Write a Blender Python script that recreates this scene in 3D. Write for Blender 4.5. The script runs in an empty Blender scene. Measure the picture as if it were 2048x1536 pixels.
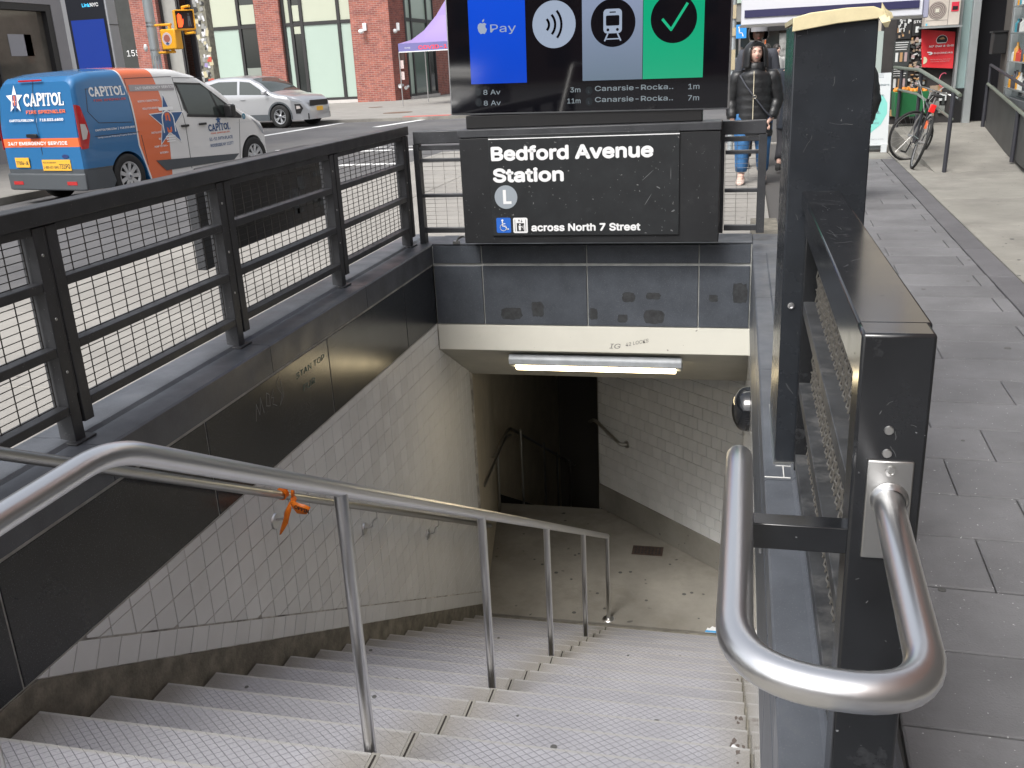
import bpy, bmesh, math, random
from mathutils import Vector, Matrix
R = math.radians
rnd = random.Random(7)
S = bpy.context.scene
C = S.collection

# ------------------------------------------------------------------ camera, sky, sun, exposure
cd = bpy.data.cameras.new('camera'); cam = bpy.data.objects.new('camera', cd); C.objects.link(cam); S.camera = cam
cr = Vector((0.97318241, 0.2251442, -0.04718143)); cu = Vector((-0.02906194, 0.32379741, 0.94567999)); cb = Vector((0.22819159, -0.91894795, 0.32165707))
cam.matrix_world = Matrix(((cr.x, cu.x, cb.x, 0), (cr.y, cu.y, cb.y, 0), (cr.z, cu.z, cb.z, 1.5), (0, 0, 0, 1)))
cd.sensor_width = 36; cd.lens = 36 * 1881.6 / 2048; cd.clip_start = .05; cd.clip_end = 600
cd.dof.use_dof = False

w = bpy.data.worlds.new('World'); S.world = w; w.use_nodes = True
nt = w.node_tree; bg = nt.nodes['Background']
SUN_EL, SUN_AZ = 52, 205          # compass degrees from +Y clockwise: the light comes from behind and left
sky = nt.nodes.new('ShaderNodeTexSky'); sky.sky_type = 'NISHITA'; sky.sun_disc = False
sky.sun_elevation = R(SUN_EL); sky.sun_rotation = R(SUN_AZ); sky.air_density = 1.2; sky.dust_density = 4
hs = nt.nodes.new('ShaderNodeHueSaturation'); hs.inputs['Saturation'].default_value = .3
nt.links.new(sky.outputs[0], hs.inputs['Color']); nt.links.new(hs.outputs[0], bg.inputs[0]); bg.inputs[1].default_value = .13
sl = bpy.data.lights.new('sun', 'SUN'); sl.energy = 1.3; sl.angle = R(22); sl.color = (1, .97, .92)
so = bpy.data.objects.new('sun', sl); C.objects.link(so)
d = Vector((math.sin(R(SUN_AZ)) * math.cos(R(SUN_EL)), math.cos(R(SUN_AZ)) * math.cos(R(SUN_EL)), math.sin(R(SUN_EL))))
so.rotation_euler = d.to_track_quat('Z', 'Y').to_euler(); so.location = (0, 0, 30)
S.view_settings.view_transform = 'Standard'; S.view_settings.look = 'None'; S.view_settings.gamma = 1
S.view_settings.exposure = .95; S.view_settings.use_curve_mapping = False
S.render.engine = 'CYCLES'; S.cycles.max_bounces = 8

# ------------------------------------------------------------------ helpers
def tag(o, label=None, cat=None, group=None, kind=None):
    if label: o['label'] = label
    if cat: o['category'] = cat
    if group: o['group'] = group
    if kind: o['kind'] = kind
    return o
def thing(name, label, cat, loc=(0, 0, 0), rz=0, group=None):
    o = bpy.data.objects.new(name, None); C.objects.link(o); o.location = loc; o.rotation_euler = (0, 0, rz)
    o.empty_display_size = .1
    return tag(o, label, cat, group)
class MB:
    def __init__(s): s.v = []; s.f = []
    def add(s, vs, fs):
        n = len(s.v); s.v += [tuple(v) for v in vs]; s.f += [tuple(i + n for i in f) for f in fs]; return s
    def box(s, x0, x1, y0, y1, z0, z1, m=None):
        vs = [Vector(p) for p in ((x0, y0, z0), (x1, y0, z0), (x1, y1, z0), (x0, y1, z0), (x0, y0, z1), (x1, y0, z1), (x1, y1, z1), (x0, y1, z1))]
        if m: vs = [m @ v for v in vs]
        return s.add(vs, [(0, 3, 2, 1), (4, 5, 6, 7), (0, 1, 5, 4), (1, 2, 6, 5), (2, 3, 7, 6), (3, 0, 4, 7)])
    def bar(s, a, b, w, h, up=(0, 0, 1)):
        a = Vector(a); b = Vector(b); d = (b - a); L = d.length; d.normalize()
        r = d.cross(Vector(up)); r.normalize(); u = r.cross(d)
        m = Matrix(((r.x, d.x, u.x, a.x), (r.y, d.y, u.y, a.y), (r.z, d.z, u.z, a.z), (0, 0, 0, 1)))
        return s.box(-w / 2, w / 2, 0, L, -h / 2, h / 2, m)
    def quad(s, *p): return s.add(p, [tuple(range(len(p)))])
    def prism(s, poly, axis, a, b):
        n = len(poly)
        def mk(p, t): return {'x': (t, p[0], p[1]), 'y': (p[0], t, p[1]), 'z': (p[0], p[1], t)}[axis]
        vs = [mk(p, a) for p in poly] + [mk(p, b) for p in poly]
        return s.add(vs, [tuple(range(n))[::-1], tuple(range(n, 2 * n))] + [(i, (i + 1) % n, n + (i + 1) % n, n + i) for i in range(n)])
    def tube(s, pts, r, n=12, caps=True):
        pts = [Vector(p) for p in pts]; rs = r if isinstance(r, (list, tuple)) else [r] * len(pts)
        t0 = (pts[1] - pts[0]).normalized(); ref = Vector((0, 0, 1)) if abs(t0.z) < .9 else Vector((1, 0, 0))
        u = t0.cross(ref).normalized(); base = len(s.v); N = len(pts)
        for i, p in enumerate(pts):
            t = ((pts[min(i + 1, N - 1)] - p).normalized() + (p - pts[max(i - 1, 0)]).normalized())
            if t.length < 1e-6: t = t0
            t.normalize(); u = (u - t * u.dot(t)).normalized(); v = t.cross(u)
            for k in range(n):
                a = 2 * math.pi * k / n; s.v.append(tuple(p + (u * math.cos(a) + v * math.sin(a)) * rs[i]))
        for i in range(N - 1):
            for k in range(n):
                s.f.append((base + i * n + k, base + i * n + (k + 1) % n, base + (i + 1) * n + (k + 1) % n, base + (i + 1) * n + k))
        if caps:
            s.f.append(tuple(base + k for k in range(n))[::-1]); s.f.append(tuple(base + (N - 1) * n + k for k in range(n)))
        return s
    def rings(s, rings, n=20, caps=True):   # rings: (cx,cy,cz,rx,ry)
        base = len(s.v)
        for (cx, cy, cz, rx, ry) in rings:
            for k in range(n):
                a = 2 * math.pi * k / n; s.v.append((cx + rx * math.cos(a), cy + ry * math.sin(a), cz))
        for i in range(len(rings) - 1):
            for k in range(n):
                s.f.append((base + i * n + k, base + i * n + (k + 1) % n, base + (i + 1) * n + (k + 1) % n, base + (i + 1) * n + k))
        if caps:
            s.f.append(tuple(base + k for k in range(n))[::-1]); s.f.append(tuple(base + (len(rings) - 1) * n + k for k in range(n)))
        return s
    def lathe(s, prof, m, n=24):    # prof (r, h) about local z
        base = len(s.v)
        for r, h in prof:
            for k in range(n):
                a = 2 * math.pi * k / n; s.v.append(tuple(m @ Vector((r * math.cos(a), r * math.sin(a), h))))
        for i in range(len(prof) - 1):
            for k in range(n):
                s.f.append((base + i * n + k, base + i * n + (k + 1) % n, base + (i + 1) * n + (k + 1) % n, base + (i + 1) * n + k))
        return s
    def ball(s, c, r, n=16, m=10):
        rx, ry, rz = r if isinstance(r, tuple) else (r, r, r); base = len(s.v)
        for i in range(m + 1):
            t = math.pi * i / m
            for k in range(n):
                a = 2 * math.pi * k / n; s.v.append((c[0] + rx * math.sin(t) * math.cos(a), c[1] + ry * math.sin(t) * math.sin(a), c[2] - rz * math.cos(t)))
        for i in range(m):
            for k in range(n): s.f.append((base + i * n + k, base + i * n + (k + 1) % n, base + (i + 1) * n + (k + 1) % n, base + (i + 1) * n + k))
        return s
    def mesh(s, name, mat, smooth=False, ang=35):
        me = bpy.data.meshes.new(name); me.from_pydata(s.v, [], s.f)
        bm = bmesh.new(); bm.from_mesh(me); bmesh.ops.remove_doubles(bm, verts=bm.verts, dist=1e-6); bmesh.ops.recalc_face_normals(bm, faces=bm.faces); bm.to_mesh(me); bm.free()
        for m in (mat if isinstance(mat, list) else [mat]): me.materials.append(m)
        if smooth: me.shade_smooth(); me.set_sharp_from_angle(angle=R(ang))
        return me
    def build(s, name, mat, parent=None, smooth=False, ang=35, bev=0, local=False, kind=None, label=None):
        me = s.mesh(name, mat, smooth or bev > 0, ang)
        o = put(name, me, parent, local)
        if bev:
            b = o.modifiers.new('b', 'BEVEL'); b.width = bev; b.segments = 2; b.limit_method = 'ANGLE'; b.angle_limit = R(40); b.harden_normals = False
        if kind: o['kind'] = kind
        if label: o['label'] = label
        return o
def world_mat(o):
    m = o.matrix_basis.copy()
    return (world_mat(o.parent) @ o.matrix_parent_inverse @ m) if o.parent else m
def put(name, me, parent=None, local=False, mat=None):
    o = bpy.data.objects.new(name, me); C.objects.link(o)
    if parent:
        o.parent = parent
        if not local: o.matrix_parent_inverse = world_mat(parent).inverted()
    if mat is not None: o.matrix_basis = mat
    return o
def struct(name, mb, mat, **k):
    return mb.build(name, mat, kind='structure', **k)
def copy_tree(o, parent=None):
    c = o.copy(); C.objects.link(c)
    if parent: c.parent = parent
    for ch in [x for x in bpy.data.objects if x.parent == o]: copy_tree(ch, c)
    return c
def bend(pts, r=.06, n=6):        # round the corners of a polyline
    P = [Vector(p) for p in pts]; out = [P[0]]
    for i in range(1, len(P) - 1):
        a, b, c = P[i - 1], P[i], P[i + 1]; rr = min(r, (a - b).length * .49, (c - b).length * .49)
        p0 = b + (a - b).normalized() * rr; p1 = b + (c - b).normalized() * rr
        for k in range(n + 1):
            t = k / n; out.append(p0 * (1 - t) ** 2 + b * 2 * t * (1 - t) + p1 * t * t)
    out.append(P[-1]); return out

# ------------------------------------------------------------------ materials
MATS = {}
def mat(name, col, rough=.5, metal=0, spec=.5, var=0, vscale=4, bump=0, bscale=60, coat=0, emit=None, estr=1, alpha=1, trans=0, speck=None, grime=None, coord='Object', vdark=None, rvar=0):
    if name in MATS: return MATS[name]
    m = bpy.data.materials.new(name); m.use_nodes = True; MATS[name] = m
    t = m.node_tree; b = t.nodes['Principled BSDF']; L = t.links.new
    c4 = (*col, 1); b.inputs['Base Color'].default_value = c4; b.inputs['Roughness'].default_value = rough
    b.inputs['Metallic'].default_value = metal; b.inputs['Specular IOR Level'].default_value = spec
    if coat: b.inputs['Coat Weight'].default_value = coat; b.inputs['Coat Roughness'].default_value = .04
    if trans: b.inputs['Transmission Weight'].default_value = trans
    if alpha < 1: b.inputs['Alpha'].default_value = alpha
    if emit: b.inputs['Emission Color'].default_value = (*emit, 1); b.inputs['Emission Strength'].default_value = estr
    tc = t.nodes.new('ShaderNodeTexCoord'); src = tc.outputs[coord]
    if coord == 'World': pass
    cur = None
    def noise(sc, det=4, ro=.6):
        n = t.nodes.new('ShaderNodeTexNoise'); n.inputs['Scale'].default_value = sc; n.inputs['Detail'].default_value = det; n.inputs['Roughness'].default_value = ro
        L(src, n.inputs['Vector']); return n.outputs['Fac']
    def ramp(f, p0, p1):
        r = t.nodes.new('ShaderNodeMapRange'); r.inputs['From Min'].default_value = p0; r.inputs['From Max'].default_value = p1; L(f, r.inputs['Value']); return r.outputs[0]
    def mix(f, a, bcol):
        x = t.nodes.new('ShaderNodeMix'); x.data_type = 'RGBA'; L(f, x.inputs[0])
        if isinstance(a, tuple): x.inputs[6].default_value = a
        else: L(a, x.inputs[6])
        if isinstance(bcol, tuple): x.inputs[7].default_value = bcol
        else: L(bcol, x.inputs[7])
        return x.outputs[2]
    cur = c4
    if var:
        lo = tuple(max(0, c * (1 - var)) for c in col) + (1,); hi = tuple(min(1, c * (1 + var)) for c in col) + (1,)
        cur = mix(ramp(noise(vscale, 6, .65), .3, .7), lo, hi)
    if speck:     # (colour, scale, threshold)
        cur = mix(ramp(noise(speck[1], 1, .5), speck[2], speck[2] + .04), cur, (*speck[0], 1))
    if grime:     # (colour, scale, lo, hi)
        cur = mix(ramp(noise(grime[1], 5, .7), grime[2], grime[3]), cur, (*grime[0], 1))
    if not isinstance(cur, tuple): L(cur, b.inputs['Base Color'])
    if rvar:
        rr = t.nodes.new('ShaderNodeMapRange'); rr.inputs['From Min'].default_value = .3; rr.inputs['From Max'].default_value = .7
        rr.inputs['To Min'].default_value = max(0, rough - rvar); rr.inputs['To Max'].default_value = min(1, rough + rvar); L(noise(vscale * 1.7, 5), rr.inputs['Value']); L(rr.outputs[0], b.inputs['Roughness'])
    if bump:
        bn = t.nodes.new('ShaderNodeBump'); bn.inputs['Strength'].default_value = bump; bn.inputs['Distance'].default_value = .01
        L(noise(bscale, 5), bn.inputs['Height']); L(bn.outputs[0], b.inputs['Normal'])
    m['b'] = 1
    return m
def nodes_of(m): return m.node_tree, m.node_tree.nodes['Principled BSDF'], m.node_tree.links.new

GRAN = mat('dark_granite', (.015, .017, .021), .24, spec=.5, var=.35, vscale=5, speck=((.09, .095, .1), 260, .66), grime=((.034, .037, .042), 2.2, .58, .8), rvar=.02)
GRANB = mat('blue_granite', (.062, .070, .084), .38, spec=.5, var=.25, vscale=5, speck=((.12, .13, .14), 260, .66), rvar=.02)
COPE = mat('coping_granite', (.085, .093, .108), .42, spec=.5, var=.3, vscale=3, speck=((.13, .14, .15), 240, .66), grime=((.12, .125, .125), 3, .6, .8), rvar=.12)
GROUT = mat('grout_pale', (.42, .43, .41), .85, var=.3, vscale=9)
GROUTD = mat('grout_tile', (.40, .39, .37), .85, var=.8, vscale=7)
GROUTK = mat('grout_dark', (.17, .165, .155), .9, var=.5, vscale=6)
TILE = mat('white_tile', (.72, .735, .745), .24, spec=.5, var=.05, vscale=2.5, grime=((.62, .625, .62), 1.6, .55, .85))
TILEP = mat('polished_tile', (.50, .49, .46), .07, spec=.6)
TILEW = mat('bright_tile', (.55, .54, .50), .3, spec=.5, var=.06, vscale=2.5, grime=((.42, .40, .34), 1.5, .55, .8))
FENCE = mat('fence_paint', (.042, .044, .049), .42, spec=.5, var=.25, vscale=7, speck=((.12, .12, .12), 120, .72), rvar=.1)
GLOSS = mat('gloss_black_metal', (.013, .014, .016), .17, spec=.6, var=.3, vscale=6, speck=((.2, .21, .22), 110, .79), grime=((.05, .052, .056), 7, .6, .72), rvar=.03)
PYLON = mat('pylon_black', (.019, .022, .027), .26, spec=.5, var=.3, vscale=4, speck=((.15, .16, .17), 60, .80), grime=((.03, .032, .036), 3, .6, .75), rvar=.08)
WIRE = mat('wire_mesh_paint', (.03, .028, .026), .45, metal=.3)
STEEL = mat('brushed_steel', (.70, .70, .71), .30, metal=1)
STEELD = mat('worn_steel', (.50, .50, .49), .34, metal=1)
CONC = mat('concrete_pale', (.28, .268, .248), .85, var=.14, vscale=1.2, bump=.25, bscale=90, speck=((.16, .15, .14), 14, .73), grime=((.27, .26, .24), .8, .5, .8))
CONCG = mat('concrete_grey', (.25, .24, .215), .85, var=.2, vscale=1.5, bump=.25, bscale=80, speck=((.1, .1, .1), 20, .73), grime=((.16, .15, .14), 1, .5, .8))
PAVER = mat('paver_grey', (.148, .148, .155), .8, var=.2, vscale=2.2, bump=.35, bscale=140, speck=((.42, .42, .42), 90, .735), grime=((.11, .108, .108), 5, .6, .78), coord='Object')
PAVERD = mat('paver_dark', (.118, .116, .124), .8, var=.14, vscale=3, bump=.3, bscale=140, speck=((.35, .35, .35), 90, .74))
JOINT = mat('joint_sand', (.075, .072, .07), .95)
ASPH = mat('asphalt', (.105, .104, .108), .85, var=.2, vscale=.5, bump=.3, bscale=70, speck=((.28, .27, .26), 60, .72), grime=((.15, .145, .14), .35, .45, .75))
PAINTW = mat('road_paint', (.75, .75, .74), .7, var=.1, vscale=5, grime=((.3, .3, .3), 6, .6, .8))
LAND = mat('landing_concrete', (.28, .265, .235), .75, var=.22, vscale=1.6, bump=.2, bscale=60, speck=((.05, .05, .05), 9, .735), grime=((.20, .185, .155), 1.3, .5, .72))
STRING = mat('stringer_concrete', (.21, .195, .16), .85, var=.45, vscale=9, bump=.5, bscale=70, grime=((.11, .10, .085), 5, .5, .75))
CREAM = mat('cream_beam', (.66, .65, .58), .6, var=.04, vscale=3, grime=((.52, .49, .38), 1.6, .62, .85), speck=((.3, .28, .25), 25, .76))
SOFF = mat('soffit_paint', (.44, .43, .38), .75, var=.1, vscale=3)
BLACKP = mat('black_plastic', (.015, .015, .016), .4)
RUBBER = mat('rubber', (.018, .018, .018), .8)
WHITE = mat('white_print', (.78, .79, .80), .5)
GREYP = mat('grey_print', (.33, .38, .43), .5)
BLUEP = mat('blue_print', (.02, .13, .55), .5)
DARKP = mat('dark_print', (.02, .02, .022), .5)
PLATE = mat('sign_enamel', (.020, .022, .024), .38, var=.25, vscale=6, speck=((.2, .2, .2), 60, .75), grime=((.04, .042, .045), 5, .6, .75))
ORANGE = mat('orange_tape', (.85, .20, .01), .4, var=.15, vscale=30)

# diamond pattern stair tread
def tread_mat():
    m = mat('tread_plate', (.3, .3, .32), .45)
    t, b, L = nodes_of(m)
    tc = t.nodes.new('ShaderNodeTexCoord'); sx = t.nodes.new('ShaderNodeSeparateXYZ'); L(tc.outputs['Object'], sx.inputs[0]); geo = t.nodes.new('ShaderNodeNewGeometry')
    def M(op, a, bb=None, c=None):
        n = t.nodes.new('ShaderNodeMath'); n.operation = op
        for i, v in enumerate((a, bb, c)):
            if v is None: continue
            if isinstance(v, (int, float)): n.inputs[i].default_value = v
            else: L(v, n.inputs[i])
        return n.outputs[0]
    f = []
    for sgn in (1, -1):
        q = M('ADD', M('MULTIPLY', sx.outputs[0], 25.), M('MULTIPLY', sx.outputs[1], 34. * sgn))
        q = M('ABSOLUTE', M('SUBTRACT', M('FRACT', q), .5))
        f.append(M('SUBTRACT', 1., M('MULTIPLY', M('MINIMUM', q, .062), 1 / .062)))
    line = M('MAXIMUM', f[0], f[1])
    n1 = t.nodes.new('ShaderNodeTexNoise'); n1.inputs['Scale'].default_value = 3; n1.inputs['Detail'].default_value = 6; L(geo.outputs['Position'], n1.inputs['Vector'])
    n2 = t.nodes.new('ShaderNodeTexNoise'); n2.inputs['Scale'].default_value = 160; n2.inputs['Detail'].default_value = 2; L(tc.outputs['Object'], n2.inputs['Vector'])
    # pattern wears away near both ends of each tread
    edge = t.nodes.new('ShaderNodeMapRange'); L(M('ABSOLUTE', sx.outputs[0]), edge.inputs[0]); edge.inputs[1].default_value = .52; edge.inputs[2].default_value = .36
    wear = t.nodes.new('ShaderNodeMapRange'); L(n1.outputs[0], wear.inputs[0]); wear.inputs[1].default_value = .25; wear.inputs[2].default_value = .5
    lf = M('MULTIPLY', M('MULTIPLY', line, edge.outputs[0]), M('ADD', .35, M('MULTIPLY', wear.outputs[0], .6)))
    mx0 = t.nodes.new('ShaderNodeMix'); mx0.data_type = 'RGBA'; L(edge.outputs[0], mx0.inputs[0]); mx0.inputs[6].default_value = (.25, .238, .222, 1); mx0.inputs[7].default_value = (.32, .32, .345, 1)
    mx1 = t.nodes.new('ShaderNodeMix'); mx1.data_type = 'RGBA'; mx1.blend_type = 'OVERLAY'; mx1.inputs[0].default_value = .55; L(mx0.outputs[2], mx1.inputs[6])
    cm = t.nodes.new('ShaderNodeMix'); cm.inputs[0].default_value = .5; L(n1.outputs[0], cm.inputs[2]); L(n2.outputs[0], cm.inputs[3])
    cc = t.nodes.new('ShaderNodeCombineColor');
    for i in range(3): L(cm.outputs[0], cc.inputs[i])
    L(cc.outputs[0], mx1.inputs[7])
    mx2 = t.nodes.new('ShaderNodeMix'); mx2.data_type = 'RGBA'; L(lf, mx2.inputs[0]); L(mx1.outputs[2], mx2.inputs[6]); mx2.inputs[7].default_value = (.10, .095, .11, 1)
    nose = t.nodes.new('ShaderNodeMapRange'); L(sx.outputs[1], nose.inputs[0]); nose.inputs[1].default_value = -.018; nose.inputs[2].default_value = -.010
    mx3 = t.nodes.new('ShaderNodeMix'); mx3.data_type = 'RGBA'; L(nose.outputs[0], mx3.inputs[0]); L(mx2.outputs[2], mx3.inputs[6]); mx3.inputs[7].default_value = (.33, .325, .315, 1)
    back = t.nodes.new('ShaderNodeMapRange'); L(M('ADD', sx.outputs[1], M('MULTIPLY', M('SUBTRACT', n1.outputs[0], .5), .16)), back.inputs[0]); back.inputs[1].default_value = -.16; back.inputs[2].default_value = -.31; back.inputs[4].default_value = .8  # rear of the tread darkens toward the riser: grime plus shade in the colour
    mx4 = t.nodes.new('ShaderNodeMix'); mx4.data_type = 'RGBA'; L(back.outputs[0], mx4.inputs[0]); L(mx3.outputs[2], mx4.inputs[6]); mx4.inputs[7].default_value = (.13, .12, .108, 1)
    L(mx4.outputs[2], b.inputs['Base Color'])
    bn = t.nodes.new('ShaderNodeBump'); bn.inputs['Strength'].default_value = .5; bn.inputs['Distance'].default_value = .003; L(M('SUBTRACT', 1., line), bn.inputs['Height']); L(bn.outputs[0], b.inputs['Normal'])
    return m
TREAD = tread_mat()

# brick, courses and joints by the brick texture (far away: 2 pixels a course)
def brick_mat(name, c1, c2, mortar, sw=False):
    m = mat(name, c1, .85); t, b, L = nodes_of(m)
    tc = t.nodes.new('ShaderNodeTexCoord'); br = t.nodes.new('ShaderNodeTexBrick'); sx = t.nodes.new('ShaderNodeSeparateXYZ'); cx = t.nodes.new('ShaderNodeCombineXYZ')
    L(tc.outputs['Object'], sx.inputs[0]); ad = t.nodes.new('ShaderNodeMath'); ad.operation = 'ADD'; L(sx.outputs[0], ad.inputs[0]); L(sx.outputs[1], ad.inputs[1])
    L(ad.outputs[0], cx.inputs[0]); L(sx.outputs[2], cx.inputs[1]); L(cx.outputs[0], br.inputs['Vector'])
    br.inputs['Color1'].default_value = (*c1, 1); br.inputs['Color2'].default_value = (*c2, 1); br.inputs['Mortar'].default_value = (*mortar, 1)
    br.inputs['Scale'].default_value = 1; br.inputs['Brick Width'].default_value = .34; br.inputs['Row Height'].default_value = .105; br.inputs['Mortar Size'].default_value = .011; br.inputs['Bias'].default_value = -.2
    n = t.nodes.new('ShaderNodeTexNoise'); n.inputs['Scale'].default_value = 2.5; n.inputs['Detail'].default_value = 8; L(tc.outputs['Object'], n.inputs['Vector'])
    mx = t.nodes.new('ShaderNodeMix'); mx.data_type = 'RGBA'; mx.blend_type = 'OVERLAY'; mx.inputs[0].default_value = .5; L(br.outputs[0], mx.inputs[6]); L(n.outputs[0], mx.inputs[7]); L(mx.outputs[2], b.inputs['Base Color'])
    return m
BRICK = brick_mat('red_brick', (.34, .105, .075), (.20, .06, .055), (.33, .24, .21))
BRICKD = brick_mat('brown_brick', (.22, .10, .07), (.15, .07, .05), (.22, .18, .15))

# ------------------------------------------------------------------ lettering
FONT = None
try:                              # the sans serif that ships with Blender; the built-in face if it is missing
    import os
    _p = os.path.join(bpy.utils.resource_path('LOCAL'), 'datafiles', 'fonts', 'Inter.woff2')
    if os.path.exists(_p): FONT = bpy.data.fonts.load(_p)
except Exception: FONT = None
CAPK = .727 if FONT else .70
def text_geo(s, bold=0., font=None):
    cu_ = bpy.data.curves.new('t', 'FONT'); cu_.body = s
    if FONT: cu_.font = FONT
    cu_.size = 1; cu_.offset = bold; cu_.resolution_u = 3
    o = bpy.data.objects.new('t', cu_); me = bpy.data.meshes.new_from_object(o)
    vs = [tuple(v.co) for v in me.vertices]; fs = [tuple(p.vertices) for p in me.polygons]
    bpy.data.objects.remove(o); bpy.data.curves.remove(cu_); bpy.data.meshes.remove(me); return vs, fs
def letters(s, h, width=None, bold=.02, align='l', slant=0):
    vs, fs = text_geo(s, bold)
    if not vs: return [], []
    x0 = min(v[0] for v in vs); x1 = max(v[0] for v in vs); k = h / CAPK; kx = k if width is None else width / (x1 - x0)
    off = {'l': 0, 'c': (x1 - x0) * kx / 2, 'r': (x1 - x0) * kx}[align]
    return [((v[0] - x0) * kx - off + slant * v[1] * k, v[1] * k) for v in vs], fs
def lettering(name, s, parent, m, fn, u, v, h, width=None, bold=.02, align='l', slant=0, local=True, label=None):
    vs, fs = letters(s, h, width, 0, align, slant)
    mb = MB(); k = h / CAPK
    e = .01; o_ = Vector(fn(u, v)); nrm = (Vector(fn(u + e, v)) - o_).cross(Vector(fn(u, v + e)) - o_).normalized()
    # a heavier face: the letters again, shifted by a stroke's growth and laid a hair apart
    shifts = [(0, 0)] + ([(bold * k * math.cos(a_), bold * k * math.sin(a_)) for a_ in (.4, 1.45, 2.5, 3.54, 4.6, 5.65)] if bold > .004 else [])
    for i_, (sx_, sy_) in enumerate(shifts): mb.add([Vector(fn(u + a + sx_, v + b + sy_)) + nrm * (.00006 * i_) for a, b in vs], fs)
    me = bpy.data.meshes.new(name); me.from_pydata(mb.v, [], mb.f); me.materials.append(m)
    o = put(name, me, parent, local)
    if label: o['label'] = label
    return o
def flat(name, polys, parent, m, fn, local=True, label=None):
    mb = MB()
    for p in polys: mb.add([fn(a, b) for a, b in p], [tuple(range(len(p)))])
    me = bpy.data.meshes.new(name); me.from_pydata(mb.v, [], mb.f); me.materials.append(m)
    o = put(name, me, parent, local)
    if label: o['label'] = label
    return o
def disc(cx, cy, r, n=28, ry=None): return [(cx + r * math.cos(2 * math.pi * k / n), cy + (ry or r) * math.sin(2 * math.pi * k / n)) for k in range(n)]
def rrect(x0, y0, x1, y1, r, n=5):
    o = []
    for cx, cy, a in ((x1 - r, y0 + r, -90), (x1 - r, y1 - r, 0), (x0 + r, y1 - r, 90), (x0 + r, y0 + r, 180)):
        for k in range(n + 1): t = R(a + 90 * k / n); o.append((cx + r * math.cos(t), cy + r * math.sin(t)))
    return o
def stroke(pts, w):               # a polyline as quads
    out = []
    for a, b in zip(pts, pts[1:]):
        dx, dy = b[0] - a[0], b[1] - a[1]; L = math.hypot(dx, dy) or 1; nx, ny = -dy / L * w / 2, dx / L * w / 2; ex, ey = dx / L * w * .3, dy / L * w * .3
        out.append([(a[0] - ex + nx, a[1] - ey + ny), (a[0] - ex - nx, a[1] - ey - ny), (b[0] + ex - nx, b[1] + ey - ny), (b[0] + ex + nx, b[1] + ey + ny)])
    return out
def arc(cx, cy, r, a0, a1, n=10): return [(cx + r * math.cos(R(a0 + (a1 - a0) * k / n)), cy + r * math.sin(R(a0 + (a1 - a0) * k / n))) for k in range(n + 1)]

# ------------------------------------------------------------------ clipped pieces on a plane
def clip(poly, a, b, c):          # keep a*x+b*y<=c
    out = []
    for i in range(len(poly)):
        p, q = poly[i], poly[(i + 1) % len(poly)]; dp = a * p[0] + b * p[1] - c; dq = a * q[0] + b * q[1] - c
        if dp <= 0: out.append(p)
        if dp * dq < 0: t = dp / (dp - dq); out.append((p[0] + (q[0] - p[0]) * t, p[1] + (q[1] - p[1]) * t))
    return out
def area(p): return abs(sum(p[i][0] * p[(i + 1) % len(p)][1] - p[(i + 1) % len(p)][0] * p[i][1] for i in range(len(p)))) / 2
_cache = {}
def piece_geo(poly, th, ch=.002):
    cx = sum(p[0] for p in poly) / len(poly); cy = sum(p[1] for p in poly) / len(poly); n = len(poly)
    ins = []
    for p in poly:
        dx, dy = p[0] - cx, p[1] - cy; L = math.hypot(dx, dy) or 1; k = max(0, 1 - ch * 1.4 / L); ins.append((cx + dx * k, cy + dy * k))
    vs = [(p[0], p[1], 0) for p in poly] + [(p[0], p[1], th - ch) for p in poly] + [(p[0], p[1], th) for p in ins]
    fs = [tuple(range(2 * n, 3 * n))] + [(r + i, r + (i + 1) % n, r + n + (i + 1) % n, r + n + i) for r in (0, n) for i in range(n)]
    return vs, fs
def pieces(name, polys, frame, th, m, parent, limit=300, ch=.002, jit=.0006, key=None, flatp=False):
    if key: polys = sorted(polys, key=key)
    rest = MB()
    for i, p in enumerate(polys):
        if len(p) < 3 or area(p) < 2e-5: continue
        if (p[1][0] - p[0][0]) * (p[2][1] - p[1][1]) - (p[1][1] - p[0][1]) * (p[2][0] - p[1][0]) < 0: p = p[::-1]
        cx = sum(q[0] for q in p) / len(p); cy = sum(q[1] for q in p) / len(p)
        loc = [(round(q[0] - cx, 4), round(q[1] - cy, 4)) for q in p]
        tl = 0 if flatp else .0035 if area(p) < .05 else (.0008 if area(p) < .4 else 0)
        tilt = Matrix.Rotation(rnd.gauss(0, tl), 4, 'X') @ Matrix.Rotation(rnd.gauss(0, tl), 4, 'Y')
        M_ = frame @ Matrix.Translation((cx, cy, rnd.uniform(-jit, jit))) @ tilt
        vs, fs = piece_geo(loc, th, ch)
        if i < limit:
            k = (name, m.name, tuple(loc), th)
            if k not in _cache:
                me = bpy.data.meshes.new(name); me.from_pydata(vs, [], fs); me.materials.append(m); _cache[k] = me
            put(name, _cache[k], parent, mat=M_)
        else: rest.add([M_ @ Vector(v) for v in vs], fs)
    if rest.v:
        me = bpy.data.meshes.new(name); me.from_pydata(rest.v, [], rest.f); me.materials.append(m)
        o = put(name, me, parent); o['kind'] = 'stuff'
def frame(O, A, B):
    A = Vector(A).normalized(); B = Vector(B).normalized(); N = A.cross(B); O = Vector(O)
    return Matrix(((A.x, B.x, N.x, O.x), (A.y, B.y, N.y, O.y), (A.z, B.z, N.z, O.z), (0, 0, 0, 1)))
def rect(a0, a1, b0, b1, g=.002): return [(a0 + g, b0 + g), (a1 - g, b0 + g), (a1 - g, b1 - g), (a0 + g, b1 - g)]

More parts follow.
